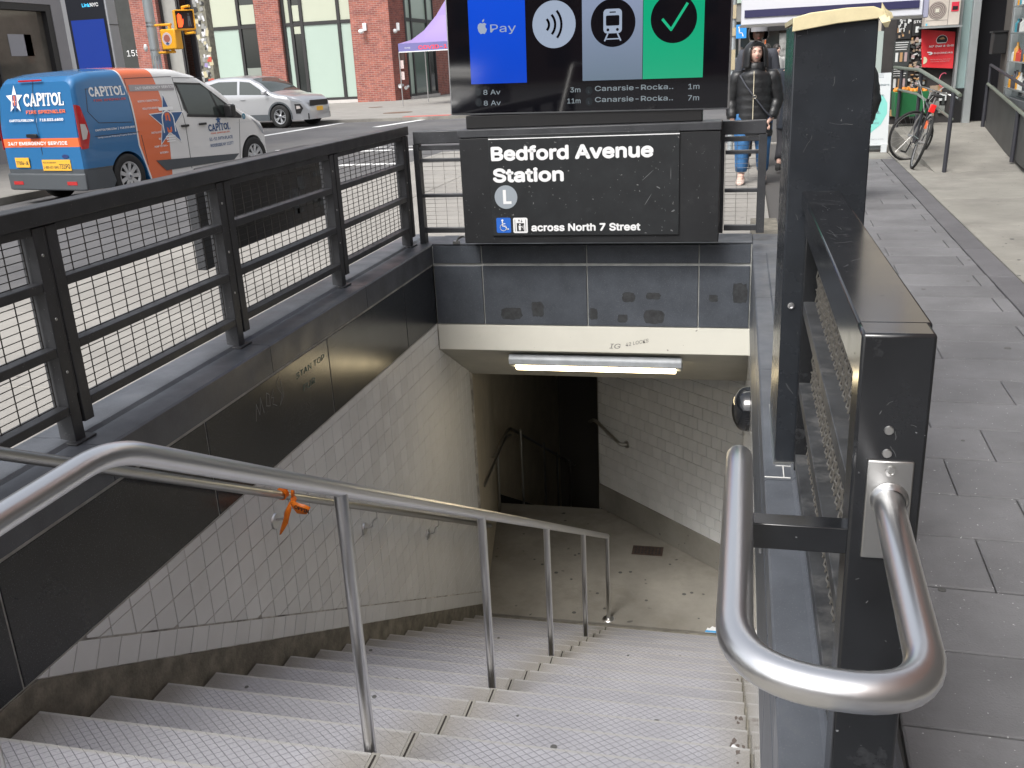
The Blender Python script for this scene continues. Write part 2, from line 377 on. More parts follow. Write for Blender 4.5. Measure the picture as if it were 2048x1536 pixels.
# static materials take their pattern from world position so that no two pieces look alike, and each piece its own shade
def worldify(m, pr=0.):
    t, b, L = nodes_of(m)
    g = t.nodes.new('ShaderNodeNewGeometry')
    for n in t.nodes:
        if n.type == 'TEX_COORD':
            for o in n.outputs:
                for l in list(o.links): L(g.outputs['Position'], l.to_socket)
    if pr:
        inp = b.inputs['Base Color']; oi = t.nodes.new('ShaderNodeObjectInfo'); mr = t.nodes.new('ShaderNodeMapRange'); mr.inputs['To Min'].default_value = 1 - pr; mr.inputs['To Max'].default_value = 1 + pr
        L(oi.outputs['Random'], mr.inputs['Value']); v = t.nodes.new('ShaderNodeVectorMath'); v.operation = 'SCALE'
        if inp.links: L(inp.links[0].from_socket, v.inputs[0])
        else: v.inputs[0].default_value = inp.default_value[:3]
        L(mr.outputs[0], v.inputs['Scale']); L(v.outputs[0], inp)
for m_, pr_ in ((GRAN, .12), (GRANB, .12), (COPE, .08), (TILE, .05), (TILEW, .04), (CONC, .05), (PAVER, .1), (PAVERD, .08), (GROUT, 0), (GROUTD, 0), (STRING, 0), (LAND, 0), (ASPH, 0), (CREAM, 0), (FENCE, 0), (CONCG, 0)): worldify(m_, pr_)

# ================================================================== THE SETTING
XL, XR, YB = -2.13, .10, 6.39
LZ = -3.19                                     # landing level
STREET, FAR = -.30, -.18                       # roadway, far pavement

# ground: roadway one sheet to the horizon with the pavements as real steps above it
g = MB(); g.quad((-260, -60, STREET), (XL - .4, -60, STREET), (XL - .4, 300, STREET), (-260, 300, STREET)); g.quad((XL - .4, 7.0, STREET), (260, 7.0, STREET), (260, 300, STREET), (XL - .4, 300, STREET))
g.quad((.35, -60, STREET), (260, -60, STREET), (260, 7.0, STREET), (.35, 7.0, STREET)); g.quad((XL - .4, -60, STREET), (.35, -60, STREET), (.35, -4, STREET), (XL - .4, -4, STREET))
struct('road', g, ASPH)
NP = struct('near_pavement', MB().box(-5.32, -2.46, -6, 17.3, -.29, -.03).box(-2.46, .3, 6.74, 17.3, -.29, -.03).box(.3, 14, -12, 26, -.29, -.03).box(-2.46, .3, -6, 1.30, -.29, -.03), JOINT)
struct('near_kerb', MB().box(-5.45, -5.325, -6, 17.4, -.29, .0).box(-5.32, 2.3, 17.31, 17.44, -.29, 0), CONC, bev=.01)
# concrete flags left of the stairwell
fr = frame((0, 0, -.03), (1, 0, 0), (0, 1, 0))
fl = []
xs = [-5.318, -3.9, -2.465]
for i in range(2):
    for j in range(15):
        y = -5 + 1.5 * j; fl.append(rect(xs[i], xs[i + 1], y, min(y + 1.5, 17.3), .006))
for j in range(7): fl.append(rect(-2.46 + .0, -1.1, 6.76 + 1.5 * j, min(17.3, 6.76 + 1.5 * (j + 1)), .006)); fl.append(rect(-1.1, .3, 6.76 + 1.5 * j, min(17.3, 6.76 + 1.5 * (j + 1)), .006))
pieces('flag', fl, fr, .03, CONC, NP, ch=.004, jit=.0008)
# pavers right of the stairwell, laid along a line that drifts two degrees
u2 = R(2.1)
fr = frame((0, 0, -.03), (math.cos(u2), -math.sin(u2), 0), (math.sin(u2), math.cos(u2), 0))
pv = []; bd = []
for j in range(-10, 44):
    b0 = .03 + .325 * j
    if j % 3 == 0: bd.append(rect(1.40, 1.575, b0 - .05, b0 + .925, .004))
    off = (.845 if j % 2 else .66) - 2 * .65 + rnd.choice((0, 0, .0, .2))
    k = off
    xs_ = [.2]
    while k < 1.36:
        if k > .5: xs_.append(k)
        k += .65
    xs_.append(1.396)
    for a, b in zip(xs_, xs_[1:]):
        q = clip([(a + .0022, b0 + .0045), (b - .0022, b0 + .0045), (b - .0022, b0 + .3205), (a + .0022, b0 + .3205)], -1, 0, -(.335)); pv.append(q)
pieces('paver', [q for q in pv if len(q) > 2], fr, .03, PAVER, NP, ch=.004, jit=.0012)
pieces('paver', bd, fr, .0305, PAVERD, NP, ch=.004, jit=.001)
fl = []
for i, (a, b) in enumerate(((1.58, 3.1), (3.1, 4.7), (4.7, 6.3))):
    for j in range(17): fl.append(rect(a, b, -3.5 + 1.55 * j, -3.5 + 1.55 * (j + 1), .005))
pieces('flag', fl, fr, .03, CONCG, NP, ch=.004)
pieces('flag', [rect(.0, 1.575, 14.34 + 1.4 * j, 14.34 + 1.4 * (j + 1), .005) for j in range(5)], fr, .0295, CONCG, NP, ch=.004)
# far pavements
FP = struct('far_pavement', MB().box(-60, -11.9, -20, 21.3, STREET - .2, FAR).box(-90, -9.6, 34.6, 120, STREET - .2, FAR - .012), CONC)
struct('far_kerb', MB().box(-11.9, -11.74, -20, 21.45, STREET - .2, FAR + .004).box(-60, -9.6, 34.42, 34.59, STREET - .2, FAR - .008), CONCG, bev=.01)
struct('opposite_pavement', MB().box(-2.5, 60, 38, 39.5, STREET - .2, FAR).box(3.2, 60, 22, 37.9, STREET - .2, FAR), CONCG)
mk = MB()
def line(x0, y0, x1, y1, wd):
    a = Vector((x0, y0)); b = Vector((x1, y1)); n = (b - a).normalized(); n = Vector((-n.y, n.x)) * wd / 2
    mk.quad(*[(p.x, p.y, STREET + .004) for p in (a + n, a - n, b - n, b + n)])
line(-15.0, 24, -14.6, 34.3, .3); line(-11.1, 18.0, -11.0, 29.5, .3); line(-12.0, 31, -11.0, 37.5, .3)
line(-9.6, 18.3, 2, 18.9, .3); line(-10.2, 21.6, 2.6, 21.9, .3); line(-11.5, 22.6, -6.2, 22.6, .14)
struct('road_markings', mk, PAINTW)
mh = MB().lathe([(0, .006), (.62, .006), (.62, .0)], Matrix.Translation((-13.9, 38.6, FAR - .008)), 28)
tag(mh.build('manhole_cover', mat('rusty_iron', (.16, .10, .07), .8, var=.3, vscale=3), smooth=True), 'large round rusty manhole cover in the far corner pavement', 'manhole cover')
mh = MB().lathe([(0, .006), (.35, .006), (.35, .0)], Matrix.Translation((-17.4, 45.2, FAR - .008)), 20)
tag(mh.build('manhole_cover', MATS['rusty_iron'], smooth=True), 'small round manhole cover just in front of the brick corner building', 'manhole cover')
tw = MB().box(-12.3, -10.5, 34.62, 35.1, FAR - .008, FAR + .004)
tag(tw.build('tactile_strip', mat('tactile_red', (.55, .14, .12), .8)), 'red tactile warning strip at the far kerb ramp', 'tactile paving')

# ================================================================== STAIRWELL
def zs(y): return -.252 - .5625 * (y - 2.051)      # lower edge of the tiling
# left wall
t = thing('stairwell_wall', 'left stairwell wall, black granite above grey-white tiles along the steps', 'wall', (XL - .15, 3, -1))
MB().prism([(-3, -4.2), (7.22, -4.2), (7.22, -.28), (7.22, .158), (-3, .158)], 'x', XL - .34, XL - .012).build('wall_core', STRING, t)
MB().prism([(2.075, -.2845), (7.22, -.2845), (7.22, zs(7.22))], 'x', XL - .0121, XL - .0032).build('grout', GROUTD, t)
MB().prism([(-3, .16), (6.385, .16), (6.385, -.284), (-3, -.284)], 'x', XL - .0119, XL - .0035).build('granite_bed', GROUT, t)
sk = MB().prism([(-3, -.286), (2.108, -.286), (7.22, zs(7.22)), (7.22, zs(7.22) - .5), (2.11, -1), (-3, -.8)], 'x', XL - .0115, XL + .003)
sk.build('skirting', STRING, t)
fr = frame((XL - .0118, 0, 0), (0, 1, 0), (0, 0, 1))
js = [-2.0, -.4, .83, 2.055, 3.255, 4.50, 5.745, 6.385]
pieces('granite_panel', [rect(a, b, -.28, .153, .0035) for a, b in zip(js, js[1:])], fr, .0118, GRAN, t, jit=0)
SL = math.atan(.5625); cs, sn = math.cos(SL), math.sin(SL)
def slope(p): return (2.051 + p[0] * cs + p[1] * sn, -.252 - p[0] * sn + p[1] * cs)
def wall_clip(q):
    q = clip(q, 0, 1, -.284); q = clip(q, 1, 0, 7.218); q = clip(q, -1, 0, 3)
    if not q: return []
    out = [clip(q, 1, 0, 6.385)]
    r_ = clip(q, -1, 0, -6.389)
    if len(r_) > 2: out.append(clip(r_, .554, 1, -.48 + .554 * 6.39 - .002))
    return [o for o in out if len(o) > 2]
base = []
for k in range(-10, 50):
    q = [slope(p) for p in rect(k * .1205, (k + 1) * .1205, 0, .107, .0022)]; base += wall_clip(q)
body = []
top_line = (.5625, 1, -.252 + .5625 * 2.051 + .111 / cs)     # z >= zs + .111/cos
for r_ in range(0, 27):
    z1 = -.284 + .0 - (.045 if r_ else 0) - .1135 * (r_ - 1) - (0 if r_ else .0); z0 = z1 - (.1135 if r_ else .045); 
    if r_ == 0: z1 = -.284; z0 = -.329
    for k in range(-6, 50):
        y0 = 2.479 - .1225 * 12 + k * .1225
        q = clip(rect(y0, y0 + .1225, z0, z1, .0022), -top_line[0], -top_line[1], -top_line[2] - .0015)
        if len(q) > 2: body += wall_clip(q)
allt = [q for q in base + body if q and area(q) > 3e-4 and max(p[0] for p in q) > 1.9]
pieces('tile', allt, fr, .0118, TILE, t, limit=300, ch=.0015, jit=.0004, key=lambda q: min(p[0] for p in q))
# coping with its raised outer bead, in lengths
fr0 = [-2.27, -1.04, .19, 1.42, 2.65, 3.88, 5.11, 6.745]
for a, b in zip(fr0, fr0[1:]):
    prof = [(XL, .163), (XL, .293), (XL - .007, .30), (-2.27, .30), (-2.285, .312), (-2.33, .318), (-2.44, .314), (-2.455, .30), (-2.46, .163)]
    MB().prism(prof, 'y', a + .002, b - .002).build('coping_stone', COPE, t, smooth=True, ang=25)
MB().box(-2.46, XL - .012, -3, 6.745, -.2, .1625).build('parapet_core', CONCG, t)

# right wall
t = thing('stairwell_wall', 'right stairwell wall with dark granite ledge, seen edge-on beside the handrail loop', 'wall', (XR + .1, 3, -1))
MB().prism([(-3, -4.2), (8.3, -4.2), (8.3, .158), (-3, .158)], 'x', XR + .008, XR + .22).build('wall_core', STRING, t)
fr = frame((XR + .0118, 0, 0), (0, -1, 0), (0, 0, 1))
pieces('granite_panel', [rect(-b, -a, -.28, .153, .003) for a, b in zip(js, js[1:])], fr, .0118, GRANB, t, jit=0)
rt = []
for r_ in range(0, 26):
    z1 = -.284 - .1135 * r_
    for k in range(0, 54): rt.append(rect(-8.3 + .1225 * k, -8.3 + .1225 * (k + 1), z1 - .1135, z1, .0013))
pieces('tile', rt, fr, .0118, TILEP, t, limit=0, ch=.0005, jit=0, flatp=True)
cps = [-.9, .6, 1.62, 2.64, 3.7, 4.9, 6.05]
for i, (a, b) in enumerate(zip(cps, cps[1:])):
    MB().prism([(XR, .163), (XR, .294), (XR + .006, .30), (.178, .30), (.186, .31), (.30, .31), (.312, .30), (.318, 0.0), (.318, -.05), (.14, -.05), (.14, .163)], 'y', a + .002, b - .002).build('coping_stone', COPE, t, smooth=True, ang=25)
MB().prism([(XR, .163), (XR, .294), (XR + .006, .30), (.30, .30), (.318, .29), (.318, -.05), (.14, -.05), (.14, .163)], 'y', 6.052, 6.745).build('coping_stone', COPE, t, smooth=True, ang=25)

# back wall under the sign
t = thing('entrance_wall', 'back wall of the stairwell, dark granite panels over a cream beam, below the station sign', 'wall', (-1, YB + .1, 0))
MB().box(XL, XR, YB + .012, YB + .36, -.30, .29).build('wall_core', GROUT, t)
fr = frame((0, YB + .0118, 0), (1, 0, 0), (0, 0, 1))
vj = [XL + .002, -1.765, -1.01, -.245, XR - .004]
pieces('granite_panel', [rect(a, b, -.285, .152, .0045) for a, b in zip(vj, vj[1:])] + [rect(a, b, .163, .298, .0045) for a, b in zip(vj, vj[1:])], fr, .0118, GRANB, t, jit=0)
MB().box(XL, XR, YB + .013, 6.745, .2985, .3045).build('coping_stone', COPE, t)
pt = [(-1.562, -.20, .155, .09), (-1.37, -.165, .09, .115), (-.97, -.195, .06, .085), (-.72, -.072, .09, .07), (-.55, -.062, .10, .05), (-.545, -.21, .14, .10), (-.765, -.225, .07, .06), (-.144, -.075, .06, .05), (.03, -.04, .10, .14)]
mbp = MB()
for x, z, a, b in pt:
    n_ = 22; pts = []
    for k in range(n_):
        th = 2 * math.pi * k / n_; c_, s_ = math.cos(th), math.sin(th); kk = 1 / max(abs(c_), abs(s_)) ** .75 * (1 + rnd.uniform(-.1, .08)); pts.append((x + a / 2 * c_ * kk, YB - .0006, z + b / 2 * s_ * kk))
    mbp.quad(*pts)
mbp.build('glue_patches', mat('glue_residue', (.034, .036, .039), .6, var=.4, vscale=30), t)
# cream beam, sloping soffit, ceiling
t2 = thing('entrance_beam', 'cream painted beam over the stairs with faint scribbles', 'beam', (-1, YB, -.4))
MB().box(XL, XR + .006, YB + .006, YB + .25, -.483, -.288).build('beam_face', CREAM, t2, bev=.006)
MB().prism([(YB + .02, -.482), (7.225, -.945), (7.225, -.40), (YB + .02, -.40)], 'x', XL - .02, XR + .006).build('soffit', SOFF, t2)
def fb(u, v): return (u, YB + .0045, v)
HW = mat('pencil', (.22, .21, .2), .8)
lettering('scribble', 'IG', t2, HW, fb, -.862, -.448, .05, .075, bold=-.015, slant=.3, local=False)
lettering('scribble', '42 LOCKS', t2, HW, lambda u, v: fb(u, v + (u + .74) * .22), -.745, -.43, .036, .16, bold=-.015, local=False)
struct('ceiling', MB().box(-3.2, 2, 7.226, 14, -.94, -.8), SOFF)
# landing
struct('landing_floor', MB().box(-3.2, 2, 7.11, 9.32, LZ - .3, LZ), LAND)
# lower flight beyond the landing
lf = thing('lower_staircase', 'dark second flight of steps leading down beyond the landing', 'stairs', (-1.9, 9.4, LZ))
for k in range(13): MB().box(-2.54, -1.385, 9.321 + .3 * k, 9.62 + .3 * k + .01, LZ - .175 * (k + 1) - .3, LZ - .175 * (k + 1)).build('step', LAND, lf)
wl = thing('passage_wall', 'tan wall fading into the dark left of the lower flight', 'wall', (-2.6, 9, -2))
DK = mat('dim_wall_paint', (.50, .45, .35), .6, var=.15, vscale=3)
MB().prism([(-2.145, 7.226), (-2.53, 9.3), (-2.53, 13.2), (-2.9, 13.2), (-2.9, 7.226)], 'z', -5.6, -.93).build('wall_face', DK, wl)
MB().prism([(9.3, LZ + .12), (13.2, LZ + .12 - 2.2), (13.2, -5.6), (9.3, -5.6)], 'x', -2.535, -2.52).build('shadow_sheet', GRAN, wl)  # shadow on the lower wall, put in as a black sheet
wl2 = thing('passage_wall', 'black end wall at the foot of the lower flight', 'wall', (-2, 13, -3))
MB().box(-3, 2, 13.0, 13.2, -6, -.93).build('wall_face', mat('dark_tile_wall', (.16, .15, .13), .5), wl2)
# diagonal tiled wall right of the landing
n0 = Vector((-1.393, 9.374, LZ)); m0 = Vector((-.065, 8.156, LZ)); A = (m0 - n0).normalized()
t = thing('passage_wall', 'diagonal white tiled wall with concrete base right of the landing', 'wall', n0)
N = A.cross(Vector((0, 0, 1)))
def dg(a, h, z): return n0 + A * a + N * h + Vector((0, 0, z))
mb = MB()
def slab(mb, a0, a1, h0, h1, z0, z1): 
    return mb.add([dg(a, h, z) for z in (z0, z1) for a, h in ((a0, h0), (a1, h0), (a1, h1), (a0, h1))], [(0, 3, 2, 1), (4, 5, 6, 7), (0, 1, 5, 4), (1, 2, 6, 5), (2, 3, 7, 6), (3, 0, 4, 7)])
slab(mb, 0, 3.6, -.35, -.012, -2.2, 2.3); mb.build('wall_core', GROUTK, t)
slab(MB(), 0, 3.6, -.0119, .012, 0, .285).build('wall_base', CONCG, t, bev=.004)
fr = frame(dg(0, -.0118, 0), A, (0, 0, 1))
dt = []
for r_ in range(0, 17):
    z0 = .285 + .1185 * r_
    for k in range(0, 26): dt.append(rect(.1225 * k + (.061 if r_ % 2 else 0) - .061, .1225 * (k + 1) + (.061 if r_ % 2 else 0) - .061, z0, z0 + .1185, .0019))
dt = [clip(q, -1, 0, 0) for q in dt]
pieces('tile', [q for q in dt if len(q) > 2 and area(q) > 1e-3], fr, .0118, TILE, t, limit=300, ch=.0015, jit=.0003)
MB().add([dg(a, h, z) for z in (-2.2, 2.3) for a, h in ((.003, -.36), (-.01, -.36), (-.01, .0), (.003, .0))], [(0, 3, 2, 1), (4, 5, 6, 7), (0, 1, 5, 4), (1, 2, 6, 5), (2, 3, 7, 6), (3, 0, 4, 7)]).build('corner_trim', STEELD, t)

# staircase
st = thing('staircase', 'grey patterned concrete stairs going down into the subway station', 'stairs', (-1, 3, -1))
Yk = lambda k: 2.083 + .314 * k
Zk = lambda k: -.379 - .1757 * k
prof = [(Yk(-2) - .9, Zk(-2) - .012)]
for k in range(-2, 17):
    prof += [(Yk(k) - .014, Zk(k) - .012), (Yk(k) - .014, Zk(k + 1) - .012)]
prof[-1] = (Yk(16) - .014, -4); prof += [(Yk(-2) - .9, -4)]
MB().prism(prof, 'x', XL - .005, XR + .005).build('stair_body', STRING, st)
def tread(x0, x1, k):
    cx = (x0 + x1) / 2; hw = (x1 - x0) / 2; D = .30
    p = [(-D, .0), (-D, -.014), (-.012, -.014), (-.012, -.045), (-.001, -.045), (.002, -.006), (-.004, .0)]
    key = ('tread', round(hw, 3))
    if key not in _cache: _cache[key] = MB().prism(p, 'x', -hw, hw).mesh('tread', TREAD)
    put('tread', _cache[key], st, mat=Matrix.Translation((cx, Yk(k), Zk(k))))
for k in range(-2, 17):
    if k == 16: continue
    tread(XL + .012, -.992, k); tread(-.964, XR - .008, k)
    MB().box(-.991, -.965, Yk(k) - .29, Yk(k) - .001, Zk(k) - .02, Zk(k) - .0005).build('joint_strip', CONCG, st)
    MB().box(-.981, -.975, Yk(k) - .20, Yk(k) - .012, Zk(k) - .001, Zk(k) + .0012).build('joint_slot', mat('slot_dark', (.02, .016, .013), .9), st)
MB().box(XL, XR, -3, Yk(-2) - .31, -.4, Zk(-2) + .155).build('top_step', CONCG, st)

# ------------------------------------------------------------------ handrails
def rail(name, label, path, r, parts, mt=STEEL):
    t = thing(name, label, 'handrail', path[len(path) // 2])
    MB().tube(path, r, 20).build('rail', mt, t, smooth=True, ang=60)
    for nm, mb in parts: mb.build(nm, mt, t, smooth=True, ang=50)
    return t
def mz(y): return .922 - .5565 * (y - 1.262)
MX = -1.01
parts = []
for y, z0 in ((.885, .0), (2.11, Zk(1)), (3.42, Zk(5)), (4.71, Zk(9)), (5.96, Zk(13)), (7.18, LZ)):
    z1 = .93 if y < 1.28 else mz(y)
    mb = MB().tube([(MX, y, z0 - .02), (MX, y, z1)], .0185, 16); 
    if y > 7: mb.lathe([(0, .014), (.045, .012), (.055, .0)], Matrix.Translation((MX, y, LZ)), 20)
    parts.append(('post', mb))
path = [Vector((MX, .55, .922))] + bend([(MX, .8, .922), (MX, 1.262, .922), (MX, 7.18, mz(7.18))], .085, 8)[1:]
mid = rail('handrail', 'freestanding steel handrail on posts down the middle of the stairs', path, .0215, parts)
wz = lambda y: .51 - .5605 * (y - 2.09)
path = [(-2.04, -.6, wz(.4)), (-2.04, .4, wz(.4)), (-2.04, 7.15, wz(7.15))]
t = rail('handrail', 'steel handrail on brackets along the left tiled wall, behind the middle rail', bend(path, .1), .02, [], STEELD)
for y in (3.70, 4.72, 5.81):
    dz = wz(y) - .14; mb = MB().lathe([(0, .008), (.036, .008), (.04, 0)], Matrix.Translation((XL, y, dz)) @ Matrix.Rotation(R(90), 4, 'Y'), 20)
    mb.tube([Vector((XL + .004, y, dz + .01))] + bend([(XL + .03, y, dz + .012), (XL + .055, y, dz + .02), (XL + .06, y + .0, dz + .06), (-2.04, y, dz + .08)], .02)[0:] + [(-2.04, y, dz + .13)], .006, 10)
    mb.build('bracket', STEEL, t, smooth=True)
# right handrail: comes up the wall, loops over the parapet and bolts to the fence post
HZ = .885
lp = [(.014, 7.0, HZ - .5625 * 5.55), (.014, 1.45, HZ), (.010, .86, HZ), (.207, .84, HZ), (.221, 1.312, HZ)]
P_ = [Vector(p) for p in lp]
path = [P_[0]] + bend([P_[0], P_[1], P_[2]], .08, 6)[1:-1] + bend([P_[2] + Vector((0, .3, 0)), P_[2], P_[3], P_[3] + Vector((0, .3, 0))], .115, 10)[1:-1] + [P_[4]]
mb = MB().bar((.035, 1.33, .81), (.172, 1.33, .81), .036, .042)
t = thing('handrail', 'steel handrail ending in a big loop bolted to the black fence post at right', 'handrail', (.1, 1, .9))
MB().tube(path, .0212, 28).build('rail', STEEL, t, smooth=True, ang=60)
mb.build('support_arm', GLOSS, t, bev=.002)
MB().box(.190, .252, 1.303, 1.3095, .79, .945).build('flange_plate', STEELD, t, bev=.002)
MB().lathe([(.027, 0), (.026, .005), (.0215, .012)], Matrix.Translation((.2225, 1.303, HZ)) @ Matrix.Rotation(R(90), 4, 'X'), 28).build('weld_collar', STEEL, t, smooth=True)
MB().lathe([(.008, 0), (.008, .002), (.0045, .0024), (.0042, .0005), (0, .0005)], Matrix.Translation((.222, 1.303, .930)) @ Matrix.Rotation(R(90), 4, 'X'), 20).build('bolt', STEELD, t, smooth=True)
for y in (2.7, 4.1, 5.5):
    MB().lathe([(0, .006), (.036, .006), (.038, 0)], Matrix.Translation((XR, y, HZ - .5625 * (y - 1.45) - .12)) @ Matrix.Rotation(R(-90), 4, 'Y'), 20).tube([(XR, y, HZ - .5625 * (y - 1.45) - .12), (.03, y, HZ - .5625 * (y - 1.45) - .11), (.014, y, HZ - .5625 * (y - 1.45))], .006, 10).build('bracket', STEELD, t, smooth=True)
# lower flight rails
dpth = lambda y: LZ - .0 + .87 - .58 * max(0, y - 9.4)
ps = [('post', MB().tube([(-2.28, 9.46, LZ - .2), (-2.28, 9.46, LZ + .85)], .014, 12)), ('post', MB().tube([(-2.2, 10.3, -4.2), (-2.2, 10.3, dpth(10.3))], .014, 12)), ('post', MB().tube([(-2.2, 11.1, -4.6), (-2.2, 11.1, dpth(11.1))], .014, 12)), ('post', MB().tube([(-2.2, 12, -5.2), (-2.2, 12, dpth(12))], .014, 12))]
rail('handrail', 'dim steel handrail on thin posts in the dark lower flight', bend([(-2.47, 9.1, LZ), (-2.46, 9.1, LZ + .74), (-2.40, 9.42, LZ + .88), (-2.2, 12.4, dpth(12.4))], .12), .016, ps, STEELD)
rail('handrail', 'short handrail on the dark wall left of the lower flight', bend([(-2.23, 7.7, LZ + .98), (-2.36, 9.1, LZ + .9), (-2.43, 9.6, LZ + .72)], .1), .014, [('bracket', MB().tube([(-2.33, 8.7, LZ + .9), (-2.42, 8.72, LZ + .82)], .008, 8))], STEELD)
q0 = dg(.42, .07, .93); q1 = dg(.02, .07, 1.06); q2 = dg(-.06, .04, 1.02)
t = rail('handrail', 'short steel grab rail turning around the corner of the diagonal tiled wall', bend([tuple(dg(.46, .0, .89)), tuple(dg(.44, .07, .9)), tuple(q1), tuple(dg(-.12, .02, .98))], .06), .018, [('flange', MB().lathe([(0, .006), (.04, .006), (.042, 0)], frame(dg(.46, .0, .89), A, (0, 0, 1)), 20))], STEELD)

# fluorescent fitting on the sloping soffit
t = thing('light_fitting', 'long lit fluorescent fitting under the cream beam', 'light fitting', (-1, 6.5, -.6))
sl_ = frame((-.99, 6.53, -.562), (1, 0, 0), (0, .874, -.485))      # local y runs down the soffit, local z away from it
sl_ = frame((-.985, 6.52, -.556), (1, 0, 0), (0, .874, -.485))
N_ = sl_.to_3x3() @ Vector((0, 0, 1))
fm = MB(); L2 = .63
fm.prism([(-.075, .004), (-.078, .045), (-.05, .078), (.05, .078), (.078, .045), (.075, .004)], 'x', -L2, L2); fm.v = [tuple(sl_ @ Vector((v[0], v[1], v[2] * (1 if N_.z < 0 else -1)))) for v in fm.v]
fm.build('housing', mat('grey_housing', (.42, .45, .48), .45, var=.15, vscale=9, grime=((.2, .2, .2), 16, .66, .72)), t, bev=.006)
dm = MB(); dm.prism([(-.028, .076), (-.028, .090), (-.01, .1), (.045, .1), (.058, .088), (.058, .076)], 'x', -L2 + .045, L2 - .045); dm.v = [tuple(sl_ @ Vector((v[0], v[1], v[2] * (1 if N_.z < 0 else -1)))) for v in dm.v]
dm.build('diffuser', mat('lit_diffuser', (.8, .75, .6), .4, emit=(1, .80, .47), estr=7.5), t, bev=.004)
# mirror dome
t = thing('security_dome', 'glossy black security dome on the right stairwell wall', 'security dome', (.08, 5.2, -.43))
dmb = MB(); prof_ = [(.0, .100)] + [(.128 * math.sin(R(a)), .02 + .08 * math.cos(R(a))) for a in range(10, 91, 8)] + [(.13, .0)]
dmb.lathe(prof_, Matrix.Translation((XR - .002, 5.2, -.43)) @ Matrix.Rotation(R(-90), 4, 'Y'), 32)
dmb.build('dome', mat('dome_black', (.01, .011, .013), .06, spec=.8), t, smooth=True)
# floor drain
t = thing('floor_drain', 'rusty slotted drain set in the landing floor', 'drain', (-.78, 8.45, LZ))
MB().box(-.935, -.63, 8.36, 8.54, LZ, LZ + .004).build('frame', mat('drain_iron', (.08, .055, .045), .7, var=.4, vscale=20), t)
mb = MB()
for i in range(8):
    for j in range(3): x = -.91 + i * .034; y = 8.385 + j * .05; mb.box(x, x + .018, y, y + .034, LZ + .004, LZ + .0052)
mb.build('slots', DARKP, t)
# litter
t = thing('paper_scrap', 'torn white and blue paper scrap at the foot of the stairs', 'litter', (-.1, 7.08, LZ))
pts = [(-.17, 7.10), (-.15, 7.17), (-.13, 7.165), (-.11, 7.2), (-.09, 7.185), (-.06, 7.2), (0.0, 7.19), (.0, 7.10)]
MB().prism([(x, y) for x, y in pts], 'z', LZ + .001, LZ + .004).build('sheet', WHITE, t)
MB().prism([(-.17, 7.10), (-.16, 7.13), (0, 7.125), (0, 7.10)], 'z', LZ + .0041, LZ + .006).build('blue_print', mat('paper_blue', (.08, .35, .7), .6), t)
gum = MB(); gr = random.Random(3)
for i in range(16):
    x, y = gr.uniform(-1.9, .0), gr.uniform(7.2, 8.3); r0 = gr.uniform(.008, .02); gum.lathe([(0, .0012), (r0, .001), (r0 * 1.05, 0)], Matrix.Translation((x, y, LZ)), 9)
for k in range(-1, 14):
    for i in range(3):
        x, y = gr.uniform(-2.0, .0), Yk(k) - gr.uniform(.03, .26); r0 = gr.uniform(.005, .013); gum.lathe([(0, .0015), (r0, .001), (r0 * 1.05, 0)], Matrix.Translation((x, y, Zk(k))), 9)
for i in range(40):
    x, y = gr.uniform(.4, 3), gr.uniform(1.2, 9); r0 = gr.uniform(.006, .02); gum.lathe([(0, .0022), (r0, .002), (r0 * 1.05, 0)], Matrix.Translation((x, y, .0)), 9)
tag(gum.build('chewing_gum', mat('gum_dark', (.09, .09, .088), .7)), 'flat dark gum spots on steps, landing and pavement', 'gum spots', kind='stuff')

dr = MB(); r_ = random.Random(17)
for k in range(1, 12):
    for i in range(5):
        y = Yk(k) - r_.uniform(.02, .27); x = XR - .02 - r_.uniform(0, .05); q = r_.uniform(.005, .018); n_ = 9
        dr.quad(*[(x + q * .6 * math.cos(2 * math.pi * j / n_) * r_.uniform(.5, 1.2), y + q * math.sin(2 * math.pi * j / n_) * r_.uniform(.5, 1.2), Zk(k) + .0012 + .0001 * i) for j in range(n_)])
tag(dr.build('dirt', mat('dirt_brown', (.11, .09, .08), .9)), 'dark dirt spots along the right ends of the steps', 'dirt', kind='stuff')
for i, (x, k, lb) in enumerate(((.045, 3, 'crumpled white tissue scrap at the right end of a middle step'), (.02, 8, 'tiny white paper bit on a lower step at right'))):
    y = Yk(k) - .12; sc_ = MB(); pts = [(x + .018 * math.cos(a_) * r_.uniform(.6, 1.2), y + .02 * math.sin(a_) * r_.uniform(.6, 1.2), Zk(k) + .004 + r_.uniform(0, .012)) for a_ in [2 * math.pi * j / 8 for j in range(8)]]
    sc_.v = pts + [(x, y, Zk(k) + .018)]; sc_.f = [(j, (j + 1) % 8, 8) for j in range(8)]; tag(sc_.build('paper_scrap', WHITE), lb, 'litter')

